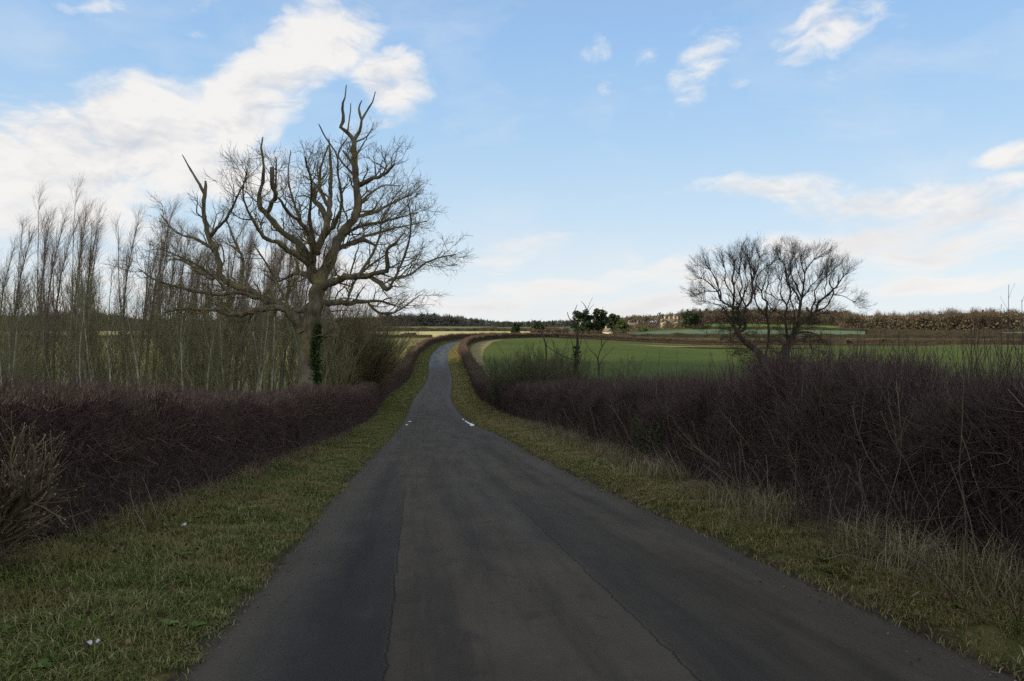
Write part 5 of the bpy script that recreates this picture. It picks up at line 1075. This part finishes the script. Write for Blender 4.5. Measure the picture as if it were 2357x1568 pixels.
house(1312, 420, radians(10), 'low cream cottage with a grey roof left of the dark pines', 'cream', [(-2.6, 2.6, 0, 4.5, -.5, 2.3, 3.8, 'x')], [(-1.9, 2.2, 3.3, 4.7, .3)], [(-1.3, 0, .7, .8, .9), (.9, 0, .7, .8, .9)], .2, .8)

# ------------------------------------------------------------------ small things on the verge
def scrap(x, y, r, label, key='litter'):
    s_ = 0; z = float(g(x, y)) + .17; k = 14; mb = MB(); a = np.linspace(0, 2 * pi, k, endpoint=False); rr = r * rng.uniform(.6, 1.1, k); ring = np.stack([np.cos(a) * rr, np.sin(a) * rr * .6, rng.uniform(0, .5, k) * r], -1); ring2 = ring * np.array([.5, .5, 1.2]) + np.array([0, 0, r * .4])
    V = np.vstack([ring, ring2, [[0, 0, r * .5]]]); q = [(i, (i + 1) % k, k + (i + 1) % k, k + i) for i in range(k)]; t = [(k + i, k + (i + 1) % k, 2 * k) for i in range(k)]; mb.add(V, q, t); o = mb.build('litter_scrap', M['paper']); o.location = (x, y, z); o.rotation_euler = (.2, .1, rng.uniform(0, 6)); tag(o, label, 'litter'); return o
M['paper'] = noise_mat('white_wrapper', [(.3, (.55, .56, .58)), (.7, (.8, .8, .82))], 30, rough=.45)
def ground_at(u, v):
    y = 3.0
    while y < 60:
        p = at(u, v, y)
        if p[2] <= float(g(p[0], y)) + .15: return p
        y += .02
    return p
for u, v, r, lab in ((206, 1494, .030, 'crumpled white wrapper lying in the grass near the bottom left'), (226, 1486, .022, 'smaller shiny scrap beside the crumpled white wrapper'), (424, 1214, .035, 'white plastic scrap in the grass near the left hedge foot')):
    p = ground_at(u, v); scrap(p[0], p[1], r, lab)
def stake(u, v, h, label, r=.022, tilt=.06):
    p = ground_at(u, v); z = float(g(p[0], p[1])) + .1; mb = MB(); mb.tubes(np.array([[[0, 0, 0], [0, 0, h * .9], [0, 0, h]]]), np.array([[r, r, r * .6]]), 6); o = mb.build('wooden_stake', M['pale_stem']); o.location = (p[0], p[1], z); o.rotation_euler = (tilt, -tilt, 0); tag(o, label, 'stake')
stake(1673, 1143, .30, 'short pale wooden stake in the right verge'); stake(1308, 1030, .5, 'pale splintered stump sticking up from the far right verge', .03, .1)

def pebbles():
    n = 5200; sd_ = rng.choice([-1, 1], n); s_ = 11.5 + rng.uniform(0, 1, n)**1.6 * 30; t = 2.42 + rng.normal(size=n) * .20 ; t = np.clip(t, 1.4, 3.0); x, y = off(s_, sd_ * t); a = t - HW(s_)
    z = g(x, y) + np.where(a < .05, .05 * (1 - (t / 2.4)**2) - .02, verge_h(np.maximum(a, 0), s_, 1) * .75 - .02) + .003
    r_ = .003 + .010 * rng.uniform(0, 1, n)**4; D = np.array([[1, 0, 0], [0, 1, 0], [-1, 0, 0], [0, -1, 0], [0, 0, .7], [0, 0, -.5]]); V = np.stack([x, y, z], -1)[:, None] + D[None] * r_[:, None, None] * rng.uniform(.6, 1.3, (n, 6, 1))
    F = np.array([[0, 1, 4], [1, 2, 4], [2, 3, 4], [3, 0, 4], [1, 0, 5], [2, 1, 5], [3, 2, 5], [0, 3, 5]]); mb = MB(); mb.add(V.reshape(-1, 3), None, (np.arange(n)[:, None, None] * 6 + F[None]).reshape(-1, 3))
    tag(mb.build('gravel', island_mat('gravel_stone', [(0, (.04, .034, .028)), (.6, (.10, .085, .065)), (1, (.30, .27, .22))])), 'loose grit and small stones along both edges of the road', 'gravel', kind='stuff')
    n = 2600; sd_ = rng.choice([-1, 1], n); s_ = 11.5 + rng.uniform(0, 1, n)**1.5 * 32; fc = np.where(sd_ > 0, R_FACE(s_), L_FACE(s_)); t = 2.3 + rng.uniform(0, 1, n)**.6 * (fc - 2.1); x, y = off(s_, sd_ * t)
    C = np.stack([x, y, g(x, y) + verge_h(t - HW(s_), s_, 1) + .02], -1); mb = MB(); leaf_quads(mb, C, .028, .75); tag(mb.build('dead_leaves', island_mat('dead_leaf', [(0, (.07, .045, .03)), (.6, (.16, .10, .06)), (1, (.30, .22, .13))])), 'brown dead leaves caught in the verge grass', 'leaves', kind='stuff')
pebbles()
def weeds():
    for side, lab in ((-1, 'low broad-leaved weeds in the left verge'), (1, 'low broad-leaved weeds in the right verge')):
        n = 34; s_ = 12.2 + rng.uniform(0, 1, n)**1.4 * 18; fc = (R_FACE if side > 0 else L_FACE)(s_); a = .25 + rng.uniform(0, 1, n) * (fc - HW(s_) - .4); x, y = off(s_, side * (HW(s_) + a)); z = g(x, y) + verge_h(a, s_, side); mb = MB()
        for i in range(n):
            k = rng.integers(6, 14); an = rng.uniform(0, 2 * pi, k); L_ = rng.uniform(.04, .10, k); w = L_ * .32; c, q = np.cos(an), np.sin(an); O = np.array([x[i], y[i], z[i] - .01])
            V = np.stack([np.stack([0 * c, 0 * c, 0 * c], -1), np.stack([c * L_ * .5 - q * w, q * L_ * .5 + c * w, L_ * .45], -1), np.stack([c * L_, q * L_, L_ * .35], -1), np.stack([c * L_ * .5 + q * w, q * L_ * .5 - c * w, L_ * .40], -1)], 1) + O
            mb.add(V.reshape(-1, 3), np.arange(k * 4).reshape(k, 4))
        tag(mb.build('weeds', island_mat('weed_leaf', [(0, (.08, .13, .03)), (.7, (.13, .20, .05)), (1, (.19, .25, .08))], rough=.6)), lab, 'weeds', kind='stuff')
weeds()

# ------------------------------------------------------------------ the cloud whose shade lies over the road
def cloud():
    def f(nt, N, L, b): b.inputs['Base Color'].default_value = (.85, .85, .87, 1)
    m = mat('cloud_white', f); hgt = 620.; c = np.array([60., -70.]) + sund[:2] / sund[2] * hgt; mb = MB(); 
    along = unit(sund[:2][None])[0]; perp = np.array([-along[1], along[0]])
    for i in range(26):
        a, r = rng.uniform(0, 2 * pi), sqrt(rng.uniform(0, 1)); px = c[0] + 250 * r * cos(a); py = c[1] + 190 * r * sin(a); R0 = rng.uniform(70, 110)
        nu, nv = 18, 10; U, Vv = np.meshgrid(np.linspace(0, 2 * pi, nu), np.linspace(0, pi, nv)); D = np.stack([np.cos(U) * np.sin(Vv), np.sin(U) * np.sin(Vv), np.cos(Vv)], -1)
        k = R0 * (1 + .22 * fbm(D[..., 0] * 2 + i, D[..., 1] * 2, D[..., 2] * 2, 3, i)); P = D * k[..., None] * np.array([1, 1, .35]) + np.array([px, py, hgt + rng.uniform(-15, 15)]); P[:, -1] = P[:, 0]; mb.grid(P)
    tag(mb.build('cloud', m, smooth=True), kind='structure')
cloud()
